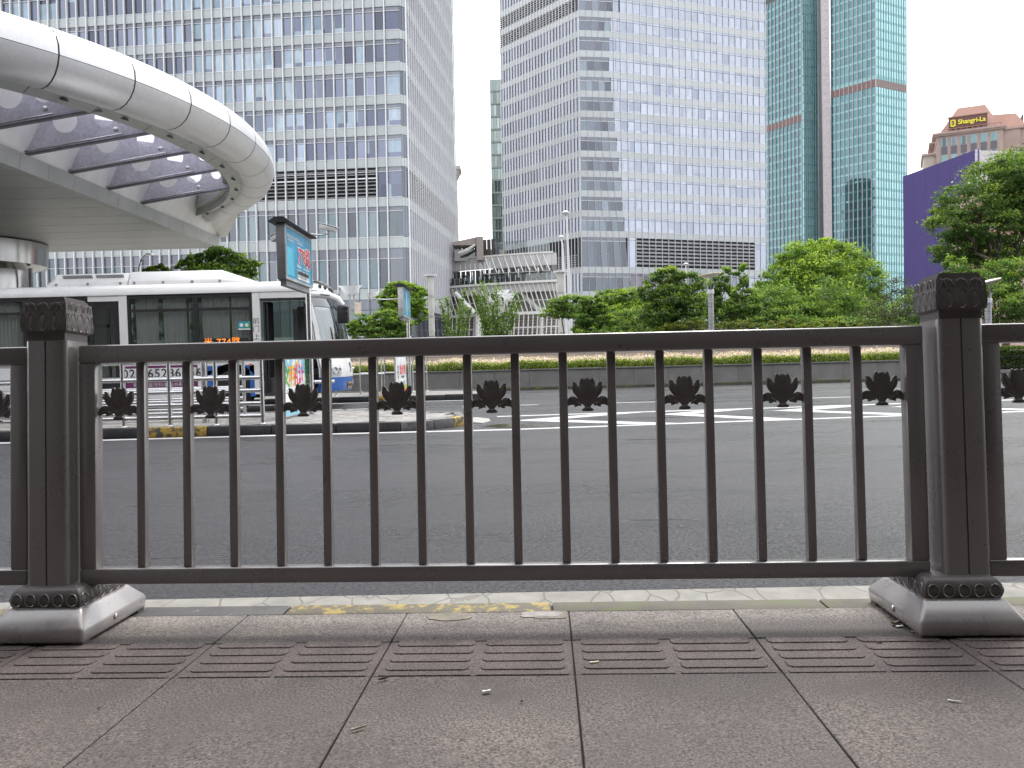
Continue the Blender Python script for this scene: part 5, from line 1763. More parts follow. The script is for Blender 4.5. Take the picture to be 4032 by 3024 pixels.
for k in range(7):
    y = 25.45 + k * .22
    MB().bx(-3.374, -3.370, y, y + .12, 2.66 + .07 * (k % 3), 3.1 + .09 * (k % 4)).build('picture_stripe', (m_signlite, m_signgrey, m_signlite, m_wtx)[k % 4], face2)
a = Vector((-3.52, 25.35, 3.12))
cctv('white security camera beside the farther stop sign in front of the round tree', a, a + Vector((-.75, -.2, .0)), (-.8, -.5, -.35), False)
# posters below
m_pos = M('poster_sky_blue', (.28, .55, .68), .4, var=.08, scale=1.5)
m_posw = M('poster_white', (.74, .76, .78), .4)
def poster(name, label, x, y0, y1, z0, z1, mat):
    t = thing(name, label, 'poster', (x, (y0 + y1) / 2, z0), None)
    MB().bx(x - .04, x, y0, y1, z0, z1).build('board', m_alu, t)
    s = MB().bx(x, x + .004, y0 + .01, y1 - .01, z0 + .01, z1 - .01).build('sheet', mat, t)
    return t, s
pp, sheet = poster('poster_board', 'sky blue poster reading 文明礼让 below the 779路 sign', -3.9, 13.5, 15.25, .18, 1.3, m_pos)
MB().bx(-3.896, -3.894, 13.52, 15.23, .36, .92).build('white_band', m_posw, sheet)
cols = (M('char_green', (.10, .42, .06), .5), M('char_orange', (.85, .42, .03), .5), M('char_red', (.75, .06, .06), .5), M('char_magenta', (.62, .03, .22), .5))
for k, ch in enumerate('文明礼让'):
    put_text(ch, .40, Matrix.Translation((-3.8915, 13.8 + k * .33, .85 + .012 * k)) @ RXR, cols[k], sheet, name='character', extrude=.0015, bold=.007)
for k in range(9):
    MB().bx(-3.894, -3.892, 13.66 + k * .12, 13.74 + k * .12, .585, .60).bx(-3.894, -3.892, 13.69 + k * .12, 13.71 + k * .12, .61, .66).build('small_mark', m_txt, sheet)
for y, z, r in ((13.95, 1.17, .07), (14.3, 1.12, .1), (14.75, 1.1, .07), (14.5, 1.22, .08)):
    bl = MB().prism(blob(0, 0, r, r * 1.1, 16, .05), 0, .002, frame((-3.8955, y, z), Vector((0, 1, 0)), Vector((0, 0, 1)), Vector((1, 0, 0))))
    bl.build('white_blossom', m_posw, sheet)
MB().prism(blob(0, 0, .09, .14, 16, .05), 0, .0015, frame((-3.8955, 14.52, 1.17), Vector((0, 1, 0)), Vector((0, 0, 1)), Vector((1, 0, 0)))).build('yellow_mark', cols[1], sheet)
for k in range(7):
    MB().prism(blob(0, 0, .055, .085, 12, .1), 0, .002, frame((-3.8952, 15.1 + .03 * (k % 2), .72 + k * .085), Vector((0, 1, 0)), Vector((0, 0, 1)), Vector((1, 0, 0)))).build('leaf_mark', cols[0], sheet)
MB().tube([(-3.78, 15.33, .75), (-2.95 - .45, 15.33, .75)], .03, 8).build('bracket_rail', m_steel, pp)
pp2, sheet2 = poster('poster_board', 'white no smoking poster on the far island below the farther stop sign', -3.38, 23.3, 25.6, .2, 1.32, m_posw)
def ring_mesh(y, z, r):
    return plate_mesh(circle(0, 0, r), [circle(0, 0, r * .8)], .002)
me = ring_mesh(0, 0, .19); me.materials.clear(); me.materials.append(m_txt)
link('ban_ring', me, sheet2, W(sheet2).inverted() @ Matrix.Translation((-3.3735, 23.75, .82)) @ RXR)
MB().bx(-3.375, -3.372, 23.65, 23.85, .80, .83).build('cigarette_mark', m_txt, sheet2)
put_text('禁止吸烟', .32, Matrix.Translation((-3.3735, 24.75, .86)) @ RXR, cols[2], sheet2, extrude=.001, bold=.006)
put_text('NO SMOKING', .11, Matrix.Translation((-3.3735, 24.75, .66)) @ RXR, m_txt, sheet2, extrude=.001)
for y in (24.0, 24.75):
    MB().bx(-3.376, -3.373, y, y + .55, .42, .54).build('grey_mark', m_signgrey, sheet2)
for y0, y1, z0, z1, mt in ((24.3, 25.0, .32, .42, cols[2]), (24.4, 25.58, .28, .40, M('lime', (.42, .6, .05), .5)), (24.3, 25.58, .21, .29, cols[2])):
    MB().bx(-3.3755 - .0005 * (mt is cols[2]), -3.3735 - .0005 * (mt is cols[2]) + (.0004 if z0 < .25 else 0), y0, y1, z0, z1).build('wave_mark', mt, sheet2)
# island 2 guard rails
def guard(label, x0, x1, y):
    t = thing('guard_rail', label, 'guard rail', (x0, y, .16), 'guard rails on the second island')
    n = int(round((x1 - x0) / .8))
    for i in range(n + 1):
        x = x0 + (x1 - x0) * i / n
        MB().tube([(x, y, .16), (x, y, 1.3)], .022, 8).build('post', m_steel, t, smooth=60)
        MB().lathe([(0, 0), (.06, 0), (.05, .015), (.022, .02)], 12, Matrix.Translation((x, y, .16)), cap=False).build('foot', m_steel, t, smooth=40)
    for h in (.62, 1.14):
        MB().tube([(x0, y, .16 + h), (x1, y, .16 + h)], .025, 8).build('rail', m_steel, t, smooth=60)
guard('steel guard rail on the second island right of the bus front', -5.2, -3.75, 23.6)
guard('steel guard rail on the second island behind, beside the planter', -5.0, -3.6, 26.4)
guard('short steel guard rail right of the white no smoking poster', -3.2, -2.75, 25.9)

# ------------------------------------------------------------------ planter and garden wall
m_wallp = M('planter_stone', (.19, .185, .18), .75, var=.14, scale=1.6, fine=60, bump=.2, rnd=.08, dirt=((.15, .145, .14), 2.6, .55, .8))
m_gardw = M('garden_granite', (.50, .43, .39), .7, var=.08, scale=1.5, rnd=.07)
m_cop = M('dark_coping', (.12, .125, .12), .6, var=.15)
m_mossk = M('mossy_kerb', (.075, .075, .055), .8, var=.3, scale=4, dirt=((.10, .13, .03), 3, .5, .65))
pw = thing('planter_wall', 'long grey stone planter wall across the road, under the flowering hedge', 'planter', (0, 29.3, 0))
XL, XR_ = -16., 16.5
x = XL
while x < XR_:
    x2 = min(XR_, x + 1.28)
    MB().bx(x + .004, x2 - .004, 29.3 + random.uniform(-.004, .004), 29.46, .1, .70).build('wall_panel', m_wallp, pw)
    MB().bx(x + .003, x2 - .003, 29.26, 29.6, .702, .755).build('coping', m_cop, pw, bevel=.006, seg=1)
    x = x2
x = XL
while x < XR_:
    x2 = min(XR_, x + 1.0)
    MB().bx(x + .004, x2 - .004, 29.12 + random.uniform(-.006, .006), 29.296, -.02, .10 + random.uniform(-.01, .01)).build('kerb_stone', m_mossk, pw, bevel=.012, seg=1)
    x = x2
MB().bx(XL, XR_, 29.47, 29.6, .0, .70).build('core', m_joint, pw)
MB().bx(XR_ + .002, XR_ + .2, 29.3, 32, .0, .74).build('end_panel', m_wallp, pw)
gw = thing('garden_wall', 'low pinkish granite garden wall behind the flowering hedge', 'wall', (0, 32., .35))
x = XL
while x < XR_:
    x2 = min(XR_, x + .79)
    MB().bx(x + .005, x2 - .005, 32.0, 32.16, .35, 1.30 + 0).build('wall_panel', m_gardw, gw)
    x = x2
MB().bx(XL, XR_, 31.97, 32.5, 1.302, 1.36).build('coping', m_gardw, gw)
MB().bx(XL, XR_, 32.17, 32.45, .35, 1.30).build('core', m_joint, gw)

# ------------------------------------------------------------------ foliage
def leaves(name, mat, pts, size, tint, parent=None, up=.55, local_inv=None, aspect=.5):
    """one mesh of many small folded leaves, each with its own lie and colour"""
    n = len(pts)
    a = rng.uniform(0, 2 * pi, n)
    nz = np.clip(rng.normal(up, .45, n), -1, 1)
    h = np.sqrt(1 - nz * nz)
    nrm = np.stack([h * np.cos(a), h * np.sin(a), nz], 1)
    t = rng.normal(size=(n, 3))
    t -= nrm * np.sum(t * nrm, 1)[:, None]
    t /= np.linalg.norm(t, axis=1)[:, None] + 1e-9
    b = np.cross(nrm, t)
    s = (size * rng.uniform(.6, 1.35, n))[:, None]
    v = np.empty((n, 4, 3))
    v[:, 0] = pts - t * s
    v[:, 1] = pts + b * s * aspect - nrm * s * .12
    v[:, 2] = pts + t * s
    v[:, 3] = pts - b * s * aspect - nrm * s * .12
    v = v.reshape(-1, 3)
    if parent is not None:
        inv = np.array(W(parent).inverted())
        v = v @ inv[:3, :3].T + inv[:3, 3]
    me = bpy.data.meshes.new(name)
    me.vertices.add(4 * n)
    me.vertices.foreach_set('co', v.ravel())
    me.loops.add(4 * n)
    me.loops.foreach_set('vertex_index', np.arange(4 * n, dtype=np.int32))
    me.polygons.add(n)
    me.polygons.foreach_set('loop_start', np.arange(0, 4 * n, 4, dtype=np.int32))
    me.polygons.foreach_set('loop_total', np.full(n, 4, dtype=np.int32))
    at_ = me.attributes.new('tint', 'FLOAT', 'FACE')
    at_.data.foreach_set('value', np.clip(tint, 0, 1).astype(np.float32))
    me.materials.append(mat)
    me.update(calc_edges=True)
    return link(name, me, parent)
m_bark = M('bark', (.12, .10, .08), .9, var=.25, scale=6, fine=40, bump=.5)
m_twig = M('green_bark', (.15, .14, .09), .85, var=.2)
L_young = leaf_mat('camphor_leaf', (.045, .10, .016), (.15, .265, .034), (.40, .52, .065), .5)
L_dark = leaf_mat('dark_leaf', (.034, .078, .022), (.11, .195, .042), (.33, .43, .06), .5)
L_mid = leaf_mat('mid_leaf', (.045, .10, .026), (.14, .245, .05), (.33, .46, .075), .5)
L_olive = leaf_mat('olive_leaf', (.03, .042, .018), (.07, .09, .035), (.13, .15, .05), .5)
L_yel = leaf_mat('yellow_shrub_leaf', (.05, .07, .012), (.13, .16, .02), (.26, .28, .04), .5)
def crown_points(blobs, n, clump=.24, shell=.55):
    """leaf positions in clumps spread through a set of ellipsoids; returns points and a tint per clump"""
    vol = np.array([b[3] * b[4] * b[5] for b in blobs]) ** .75
    cnt = (n * vol / vol.sum()).astype(int)
    P, T = [], []
    for b, c in zip(blobs, cnt):
        c = max(c, 30)
        k = max(5, int(c / 55))
        d = rng.normal(size=(k, 3))
        d /= np.linalg.norm(d, axis=1)[:, None]
        rad = rng.uniform(shell, 1.0, k) ** .7
        ctr = d * rad[:, None]
        ct = np.clip(rng.normal(.42, .2, k), 0, 1)
        idx = rng.integers(0, k, c)
        cr = rng.uniform(.6, 1.3, k) * clump
        q = rng.normal(size=(c, 3)) * (cr[idx] * .55)[:, None]
        q[:, 2] *= .7
        p = (ctr[idx] + q) * np.array(b[3:6]) + np.array(b[0:3])
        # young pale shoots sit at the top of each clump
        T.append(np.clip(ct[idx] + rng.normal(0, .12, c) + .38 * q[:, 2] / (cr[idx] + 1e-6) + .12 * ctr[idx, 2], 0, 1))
        P.append(p)
    return np.concatenate(P), np.concatenate(T)
def limb(mb, a, b, r0, r1, wob=.06, n=6):
    a, b = Vector(a), Vector(b)
    L = (b - a).length
    pts = [a.lerp(b, i / n) + Vector((random.uniform(-1, 1), random.uniform(-1, 1), random.uniform(-.4, .4))) * wob * L * (0 < i < n) for i in range(n + 1)]
    mb.tube(pts, [r0 + (r1 - r0) * i / n for i in range(n + 1)], 7)
    return pts
def tree(label, px, Y, blobs, n, leaf, mat, trunk_r=.14, z0=.35, cat='tree', name='tree', clump=.24, shell=.5, fork=None, trunk=True, group='trees behind the garden wall', up=.55):
    """blobs are given as (picture column, picture row, radius across in picture columns, radius up in rows, depth offset)"""
    base = base_pt(px, Y)
    t = thing(name, label, cat, (base.x, Y, z0), group)
    bl = []
    for (bx_, by, rx, ry, dy) in blobs:
        c = at(bx_, by, Y + dy)
        k = (Y + dy) / F_PX
        bl.append((c.x, Y + dy, c.z, rx * k, max(rx, ry) * k * .85, ry * k))
    n, leaf = int(n * 1.5), leaf * .78
    P, T = crown_points(bl, n, clump, shell)
    keep = P[:, 2] > z0 + .1
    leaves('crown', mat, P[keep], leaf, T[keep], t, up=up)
    if trunk:
        mb = MB()
        zf = fork if fork is not None else z0 + (min(b[2] - b[5] for b in bl) - z0) * 1.0 + .4
        zf = max(zf, z0 + .4)
        top = Vector((base.x, Y, zf))
        limb(mb, (base.x, Y, z0 - .05), top, trunk_r, trunk_r * .8, .03)
        for b in bl:
            mid = limb(mb, top, (b[0], b[1], b[2] - b[5] * .2), trunk_r * .6, trunk_r * .2, .06)
            for q in range(4):
                d = Vector(rng.normal(size=3)).normalized()
                limb(mb, mid[3 + q % 3], (b[0] + d.x * b[3] * .8, b[1] + d.y * b[4] * .8, b[2] + d.z * b[5] * .7), trunk_r * .25, trunk_r * .06, .06, 4)
        mb.build('trunk', m_bark, t, smooth=60)
    return t
# tall tree at the right edge, in layers
tree('tall dark tree with layered crown at the right edge, in front of the hotel', 3975, 40,
     [(3930, 700, 125, 85, 0), (4030, 680, 150, 100, 1), (3810, 790, 120, 75, -.5), (3745, 870, 95, 65, -1), (3880, 880, 120, 70, -.5), (4030, 830, 150, 90, .5), (3800, 960, 95, 55, 0), (4080, 760, 120, 150, 0), (3860, 1075, 120, 60, .5), (3770, 985, 110, 60, .5), (3920, 985, 130, 70, .8)],
     36000, .095, L_dark, .2, 0, clump=.27)
tree('bushy young tree below the tall dark tree at the right, behind the post cap', 3900, 36, [(3820, 1130, 120, 70, 0), (3950, 1090, 105, 85, .5), (4060, 1110, 90, 90, 0), (3760, 1060, 60, 60, .5), (3900, 1200, 150, 80, 0), (4050, 1220, 110, 80, 0)], 15000, .075, L_mid, .1, 0)
tree('big round bright green tree in front of the teal tower', 3215, 54, [(3160, 1030, 120, 75, 0), (3290, 1030, 120, 80, 0), (3225, 1000, 110, 60, .5), (3080, 1105, 100, 80, -.5), (3380, 1100, 105, 85, 0), (3230, 1110, 170, 110, -1.5), (3420, 1190, 75, 85, -.5), (3020, 1180, 70, 80, -.5), (3240, 1210, 180, 90, -1)],
     34000, .115, L_young, .22, clump=.2)
tree('dark dense shrub tree left of the big round tree, right of the dish lamp', 3010, 42, [(3040, 1200, 110, 85, 0), (2950, 1230, 100, 70, -.5), (3130, 1240, 110, 80, -.5), (3010, 1270, 150, 55, -1)], 15000, .08, L_mid, .1)
tree('dark dense shrub tree under the right side of the big round tree', 3300, 41, [(3270, 1190, 110, 90, 0), (3370, 1230, 90, 70, .5), (3200, 1250, 110, 65, -.5), (3320, 1280, 170, 45, -1)], 15000, .08, L_mid, .1)
tree('slender upright tree beside the dish lamp, leaves along its stem', 2930, 38, [(2925, 1080, 26, 48, 0), (2915, 1150, 38, 40, 0), (2925, 1210, 60, 45, 0), (2870, 1230, 45, 50, 0), (2960, 1190, 40, 50, 0)], 6000, .075, L_mid, .06)
tree('young tree leaning left behind the dish lamp', 2850, 39, [(2800, 1120, 45, 40, 0), (2850, 1080, 35, 40, 0), (2790, 1190, 60, 50, 0), (2860, 1170, 50, 55, 0), (2830, 1250, 80, 50, 0)], 7000, .08, L_mid, .07)
tree('open branched tree with large leaves left of the dish lamp', 2650, 35, [(2620, 1090, 60, 40, 0), (2700, 1110, 70, 40, .3), (2560, 1150, 50, 40, 0), (2640, 1170, 90, 55, 0), (2720, 1200, 65, 50, 0), (2600, 1240, 80, 50, 0), (2670, 1265, 90, 45, 0)], 10500, .09, L_dark, .07, clump=.34)
tree('rounded bright shrub tree in front of the dark tower corner', 2440, 47, [(2410, 1170, 60, 40, 0), (2470, 1175, 65, 40, 0), (2380, 1220, 60, 50, 0), (2500, 1230, 70, 55, 0), (2440, 1250, 90, 60, -.5)], 14000, .085, L_young, .1)
tree('dark shrub tree under the open branched tree, left of the dish lamp', 2520, 40, [(2470, 1270, 90, 55, 0), (2560, 1260, 80, 55, 0), (2520, 1300, 130, 40, 0)], 9000, .08, L_dark, .08)
tree('small thin tree beside the twin street lamp poles', 2218, 34, [(2200, 1200, 45, 25, 0), (2235, 1190, 45, 30, 0), (2175, 1235, 40, 22, 0), (2240, 1230, 40, 25, 0)], 2600, .075, L_mid, .035, clump=.4)
tree('leafy young tree right of the twin street lamp poles', 2330, 36, [(2290, 1190, 45, 30, 0), (2340, 1200, 50, 35, 0), (2320, 1250, 65, 50, 0), (2370, 1280, 60, 45, 0), (2300, 1300, 55, 30, 0)], 7500, .085, L_mid, .05)
tree('rounded bright green tree behind the farther stop sign', 1590, 45, [(1580, 1145, 75, 38, 0), (1530, 1170, 50, 40, 0), (1640, 1170, 50, 45, 0), (1600, 1200, 85, 45, -.3), (1560, 1240, 70, 40, -.3), (1650, 1235, 40, 40, 0)], 13000, .095, L_young, .12, clump=.2)
tree('low green shrub right of the bus mirror', 1480, 37, [(1440, 1280, 65, 45, 0), (1520, 1265, 70, 45, 0), (1490, 1310, 100, 35, 0), (1570, 1285, 60, 50, 0), (1400, 1300, 35, 40, 0)], 13000, .07, L_mid, .06, clump=.2)
tree('green tree top showing above the roof of the bus', 860, 31, [(800, 1030, 60, 38, 0), (870, 1005, 60, 35, 0), (930, 1040, 60, 40, 0), (990, 1050, 40, 35, 0), (740, 1050, 40, 30, 0), (860, 1080, 130, 40, 0)], 9000, .085, L_mid, .09, clump=.3)
tree('dense green shrubs beyond the bus, seen through its windows', 500, 34, [(120 + 105 * i, 1330 - (i % 3) * 25, 70, 75, 0) for i in range(9)], 14000, .07, L_mid, .03, cat='shrub', name='shrub', trunk=False)
tree('small yellow green bush top above the bus roof left of the street lamp', 615, 34, [(600, 1068, 35, 22, 0), (640, 1062, 30, 24, 0), (620, 1085, 50, 20, 0)], 3000, .08, L_young, .06)
tree('thin twiggy olive shrub left of the right railing post', 3500, 34, [(3520, 1130, 50, 40, 0), (3560, 1190, 40, 60, 0), (3470, 1200, 55, 50, 0), (3430, 1260, 70, 45, 0), (3530, 1270, 60, 45, 0)], 4200, .045, L_olive, .05, clump=.42)
tree('yellow green low bushes in a row behind the garden wall', 2800, 34, [(2620 + 60 * i, 1300 - (i % 3) * 9, 45, 26, 0) for i in range(14)], 9000, .05, L_yel, .03, cat='shrub', name='shrub', trunk=False)
tree('row of low dark shrubs at the foot of the trees on the right', 3400, 35, [(3160 + 55 * i, 1300 - (i % 2) * 10, 45, 30, 0) for i in range(10)], 7000, .055, L_dark, .03, cat='shrub', name='shrub', trunk=False)
tree('low shrubs at the foot of the twin street lamps', 2300, 34.5, [(2290 + 45 * i, 1318 - (i % 2) * 8, 36, 22, 0) for i in range(8)], 4500, .05, L_dark, .03, cat='shrub', name='shrub', trunk=False)
tree('low green shrub just left of the right railing post foot of the purple wall', 3480, 37, [(3500, 1240, 60, 55, 0), (3570, 1230, 70, 70, 0), (3620, 1180, 50, 60, .5), (3540, 1290, 110, 40, 0)], 7000, .06, L_mid, .05, cat='shrub', name='shrub', trunk=False)
# pollarded young trees: straight bare limbs clothed in leaves
def pollard(label, px, Y, limbs, n, leaf, mat, bare=.15):
    base = base_pt(px, Y)
    t = thing('tree', label, 'tree', (base.x, Y, .35), 'trees behind the garden wall')
    mb = MB()
    f = Vector((base.x, Y, .9))
    limb(mb, (base.x, Y, .3), f, .06, .05, .02)
    P, T = [], []
    for (ex, ey, wd) in limbs:
        e = at(ex, ey, Y + random.uniform(-.5, .5))
        pts = limb(mb, f, e, .035, .012, .03, 8)
        k = int(n / len(limbs))
        s = rng.uniform(bare, 1.03, k)
        i = np.minimum((s * 8).astype(int), 7)
        pa = np.array([tuple(p) for p in pts])
        fr = (s * 8 - i)[:, None]
        p = pa[i] * (1 - fr) + pa[i + 1] * fr
        r = wd * Y / F_PX
        cl = rng.uniform(.5, 1.25, 20)[(s * 19).clip(0, 19).astype(int)]
        p = p + rng.normal(size=(k, 3)) * (r * .5 * cl)[:, None]
        P.append(p)
        T.append(np.clip(rng.normal(.45, .2, k) + .2 * (cl - .8), 0, 1))
    leaves('crown', mat, np.concatenate(P), leaf, np.concatenate(T), t)
    mb.build('trunk', m_twig, t, smooth=60)
pollard('pollarded young tree with thin bare limbs in front of the lattice, left one', 1792, 34, [(1735, 1190, 16), (1760, 1180, 12), (1815, 1185, 20), (1830, 1150, 18), (1850, 1220, 14)], 2600, .05, L_mid, .25)
pollard('pollarded young tree thick with leaves in front of the lattice, middle one', 1945, 35, [(1865, 1150, 18), (1900, 1130, 22), (1955, 1140, 26), (2030, 1160, 22), (2048, 1190, 18), (1900, 1220, 20), (1990, 1230, 20), (1945, 1200, 28)], 6500, .055, L_mid, .1)

# flowering hedge in the planter, dark fenced hedge at the right
L_hedge = leaf_mat('hedge_leaf', (.08, .13, .016), (.21, .29, .04), (.44, .48, .10), .5)
m_flower = leaf_mat('cream_flower', (.52, .42, .34), (.70, .58, .48), (.85, .77, .68), .6, .2)
def box_points(n, x0, x1, y0, y1, z0, z1, wav=.05):
    """points over the top and front of a clipped hedge"""
    top = int(n * .5)
    P = np.empty((n, 3))
    P[:, 0] = rng.uniform(x0, x1, n)
    P[:top, 1] = rng.uniform(y0, y1, top)
    P[:top, 2] = z1 + rng.normal(0, .03, top)
    P[top:, 1] = y0 + np.abs(rng.normal(0, .06, n - top))
    P[top:, 2] = rng.uniform(z0, z1, n - top)
    w = wav * (np.sin(P[:, 0] * 2.3) + np.sin(P[:, 0] * 5.1 + 1) * .5)
    P[:, 2] += w * .6
    P[:, 1] += w * .5
    return P
hd = thing('hedge', 'long low clipped hedge with cream flowers on top, in the stone planter', 'hedge', (0, 29.7, .75))
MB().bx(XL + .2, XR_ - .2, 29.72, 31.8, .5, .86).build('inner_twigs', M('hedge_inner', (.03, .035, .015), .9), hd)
n = 30000
P = box_points(n, XL, XR_, 29.56, 31.9, .74, 1.0)
leaves('leaf_mass', L_hedge, P, .045, np.clip(rng.normal(.45, .22, n), 0, 1), hd, up=.4)['kind'] = 'stuff'
n = 32000
P = np.stack([rng.uniform(XL, XR_, n), 29.75 + (31.95 - 29.75) * rng.uniform(0, 1, n) ** .8, 1.05 + rng.normal(0, .05, n)], 1)
P[:, 2] += .03 * (np.sin(P[:, 0] * 2.3) + np.sin(P[:, 0] * 5.1 + 1) * .5) + .05 * (P[:, 1] - 29.9) / 2
leaves('flower_mass', m_flower, P, .042, rng.uniform(0, 1, n), hd, up=.7, aspect=.6)['kind'] = 'stuff'
hd2 = thing('hedge', 'dark clipped hedge with a pale top behind black iron railings at the right', 'hedge', (26, 37, 0))
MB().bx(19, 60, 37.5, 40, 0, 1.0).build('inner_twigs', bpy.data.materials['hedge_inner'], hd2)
n = 16000
P = box_points(n, 19, 34, 37.35, 40, .2, 1.12)
leaves('leaf_mass', L_dark, P, .05, np.clip(rng.normal(.45, .2, n) , 0, 1), hd2)['kind'] = 'stuff'
n = 6000
P = np.stack([rng.uniform(19, 34, n), rng.uniform(37.4, 40, n), 1.16 + rng.normal(0, .03, n)], 1)
leaves('shoot_mass', L_yel, P, .05, rng.uniform(.4, 1, n), hd2)['kind'] = 'stuff'
structure('verge', MB().bx(18.5, 60, 37.0, 120, -.02, .12), M('verge_stone', (.3, .29, .27), .8))
ir = thing('iron_railing', 'low black iron railing in front of the dark hedge at the right', 'railing', (22, 37.05, .12))
for i in range(70):
    x = 20 + i * .13
    MB().tube([(x, 37.12, .12), (x, 37.12, .82 + .3 * (i % 12 == 0))], .012, 4).build('picket', m_bf, ir)
for h in (.25, .72):
    MB().bx(20, 29.2, 37.10, 37.14, h, h + .03).build('rail', m_bf, ir)
# bushes between the parasols
for i, px in enumerate((1790, 1815, 1842, 1915, 1925, 1945, 1985, 2097, 2140)):
    tt_ = (tx(px) - X0) / (X1 - X0)
    x, y = arc(tt_, .6)
    b_ = thing('bush', 'clipped dark bush on the cafe terrace, ' + ('leftmost of all', 'just left of the first parasol', 'right under the first parasol', 'left of the third parasol', 'beside the third parasol', 'right of the third parasol', 'beside the fourth parasol', 'beside the seventh parasol', 'rightmost of all')[i], 'bush', (x, y, zA + .15), 'bushes on the terrace')
    P, T = crown_points([(x, y, zA + .75, .8, .8, .8)], 500, .4, .2)
    leaves('crown', m_bush, P, .15, T, b_)

# ------------------------------------------------------------------ lamps
m_lampw = M('lamp_white_paint', (.62, .64, .66), .35, var=.04)
m_dish = M('lamp_dish_cream', (.60, .57, .47), .45, var=.05)
m_perf = M('lamp_perforated_metal', (.36, .37, .39), .4, metal=.4, fine=50, finevar=.2)
def dish_lamp(label, px, Y, ytop, tilt):
    b = base_pt(px, Y)
    z1 = level(px, ytop, Y)
    t = thing('garden_lamp', label, 'lamp', (b.x, Y, .35), 'dish topped garden lamps')
    zc = z1 - .78
    MB().tube([(b.x, Y, .3), (b.x, Y, zc - .02)], .105, 16).build('post', m_perf, t, smooth=60)
    st = MB()
    for k in range(8):
        for j in range(22):
            a = 2 * pi * (k + .5 * (j % 2)) / 8
            z = .5 + j * (zc - .6) / 22
            st.bx(-.012, .012, -.11, -.10, z, z + .03, Matrix.Translation((b.x, Y, 0)) @ Matrix.Rotation(a, 4, 'Z'))
    o = st.build('perforation', m_lampw, t)
    o['kind'] = 'stuff'
    MB().lathe([(.105, zc - .05), (.13, zc - .04), (.13, zc + .1), (.11, zc + .12)], 18, Matrix.Translation((b.x, Y, 0))).build('collar', m_lampw, t, smooth=40)
    for k in range(3):
        a = 2 * pi * k / 3 + .3
        c, s = cos(a), sin(a)
        MB().tube([(b.x + .1 * c, Y + .1 * s, zc + .08), (b.x + .16 * c, Y + .16 * s, zc + .3), (b.x + .33 * c, Y + .33 * s, zc + .58)], .022, 6).build('arm', m_perf, t, smooth=60)
    MB().lathe([(0, .0), (.2, .02), (.40, .09), (.44, .13), (.43, .15), (.2, .17), (0, .175)], 28, Matrix.Translation((b.x, Y, zc + .58)) @ Matrix.Rotation(tilt, 4, 'Y')).build('dish', m_dish, t, smooth=50)
dish_lamp('cream dish lamp on a grey perforated post in the middle of the hedge', 2803, 31, 1073, radians(-6))
dish_lamp('tilted dish lamp on a perforated post right of the right railing post', 3892, 28, 1100, radians(-14))
def mast(label, px, Y, ytop, r, kind, dx=0.):
    b = base_pt(px, Y)
    z1 = level(px, ytop, Y)
    t = thing('street_lamp', label, 'street lamp', (b.x, Y, .35), 'white street lamps')
    MB().tube([(b.x, Y, .3), (b.x + dx * .2, Y, z1 * .55), (b.x + dx * .6, Y, z1 - .5), (b.x + dx, Y, z1 - .1)], [r * 1.5, r * 1.1, r * .6, r * .5], 12).build('pole', m_lampw, t, smooth=60)
    Mx = Matrix.Translation((b.x + dx, Y, z1))
    Mx = Mx @ Matrix.Scale(.58 if kind == 'globe' else .48, 4)
    if kind == 'globe':
        MB().lathe([(.05, -.55), (.1, -.42), (.26, -.22), (.30, -.12)], 16, Mx, cap=False).build('lamp_body', m_frame, t, smooth=50)
        MB().lathe([(.36, -.14), (.34, -.06), (.2, .04), (0, .08)], 16, Mx).build('hood', m_lampw, t, smooth=50)
    else:
        MB().lathe([(.05, -.45), (.12, -.34), (.30, -.14), (.42, -.12), (.40, -.06), (.2, .06), (0, .1)], 16, Mx).build('hood', m_lampw, t, smooth=50)
    return t
mast('taller straight white street lamp with a globe head before the dark tower corner', 2250, 44, 832, .085, 'globe', -.14)
mast('shorter white street lamp bending left, twin of the tall one in the middle', 2232, 52, 929, .1, 'hood', -.2)
mast('white street lamp with a globe head behind the open branched tree', 2707, 66, 1036, .08, 'globe')
b = base_pt(548, 38)
t = thing('street_lamp', 'white hook necked street lamp above the bus roof, under the canopy', 'street lamp', (b.x, 38, .35), 'white street lamps')
pts = [(b.x, 38, .3)] + [tuple(at(px, py, 38)) for px, py in ((546, 1085), (548, 1050), (556, 1022), (572, 1003), (588, 998))]
MB().tube(pts, [.1, .06, .055, .05, .045, .04], 10).build('pole', m_lampw, t, smooth=60)
c = at(588, 1000, 38)
MB().lathe([(0, -.09), (.2, -.05), (.16, .03), (0, .06)], 14, Matrix.Translation(c) @ Matrix.Diagonal((1.1, .8, 1, 1))).build('hood', m_lampw, t, smooth=50)
def sail_lamp(label, px, Y, ytop):
    b = base_pt(px, Y)
    z1 = level(px, ytop, Y)
    k = Y / F_PX
    t = thing('sail_lamp', label, 'lamp', (b.x, Y, .35), 'lamps with white curved shades')
    for d in (-.09, .13):
        MB().tube([(b.x + d, Y, .3), (b.x + d, Y, z1 - .42)], .045, 8).build('post', m_frame, t, smooth=60)
    rws = []
    for i in range(9):
        a = i / 8
        z = z1 - .52 * (1 - a)
        half = .27 + .33 * a ** 1.8
        rws.append([(b.x + half * u - (.0 if u > 0 else .05), Y + .18 * (1 - u * u) - .1, z) for u in np.linspace(-1, 1, 9)])
    o = MB().grid(rws).build('shade', m_dish if False else m_lampw, t, smooth=60)
    return t
sail_lamp('white flared lamp shade right of the bus front, half hidden by leaves', 1392, 40, 1124)
sail_lamp('white curved lamp shade before the lattice, upper of the pair', 1985, 60, 1141)
sail_lamp('white curved lamp shade before the lattice, lower of the pair', 2008, 56, 1154)
sail_lamp('small white curved lamp shade behind the dish lamp post', 2772, 58, 1218)
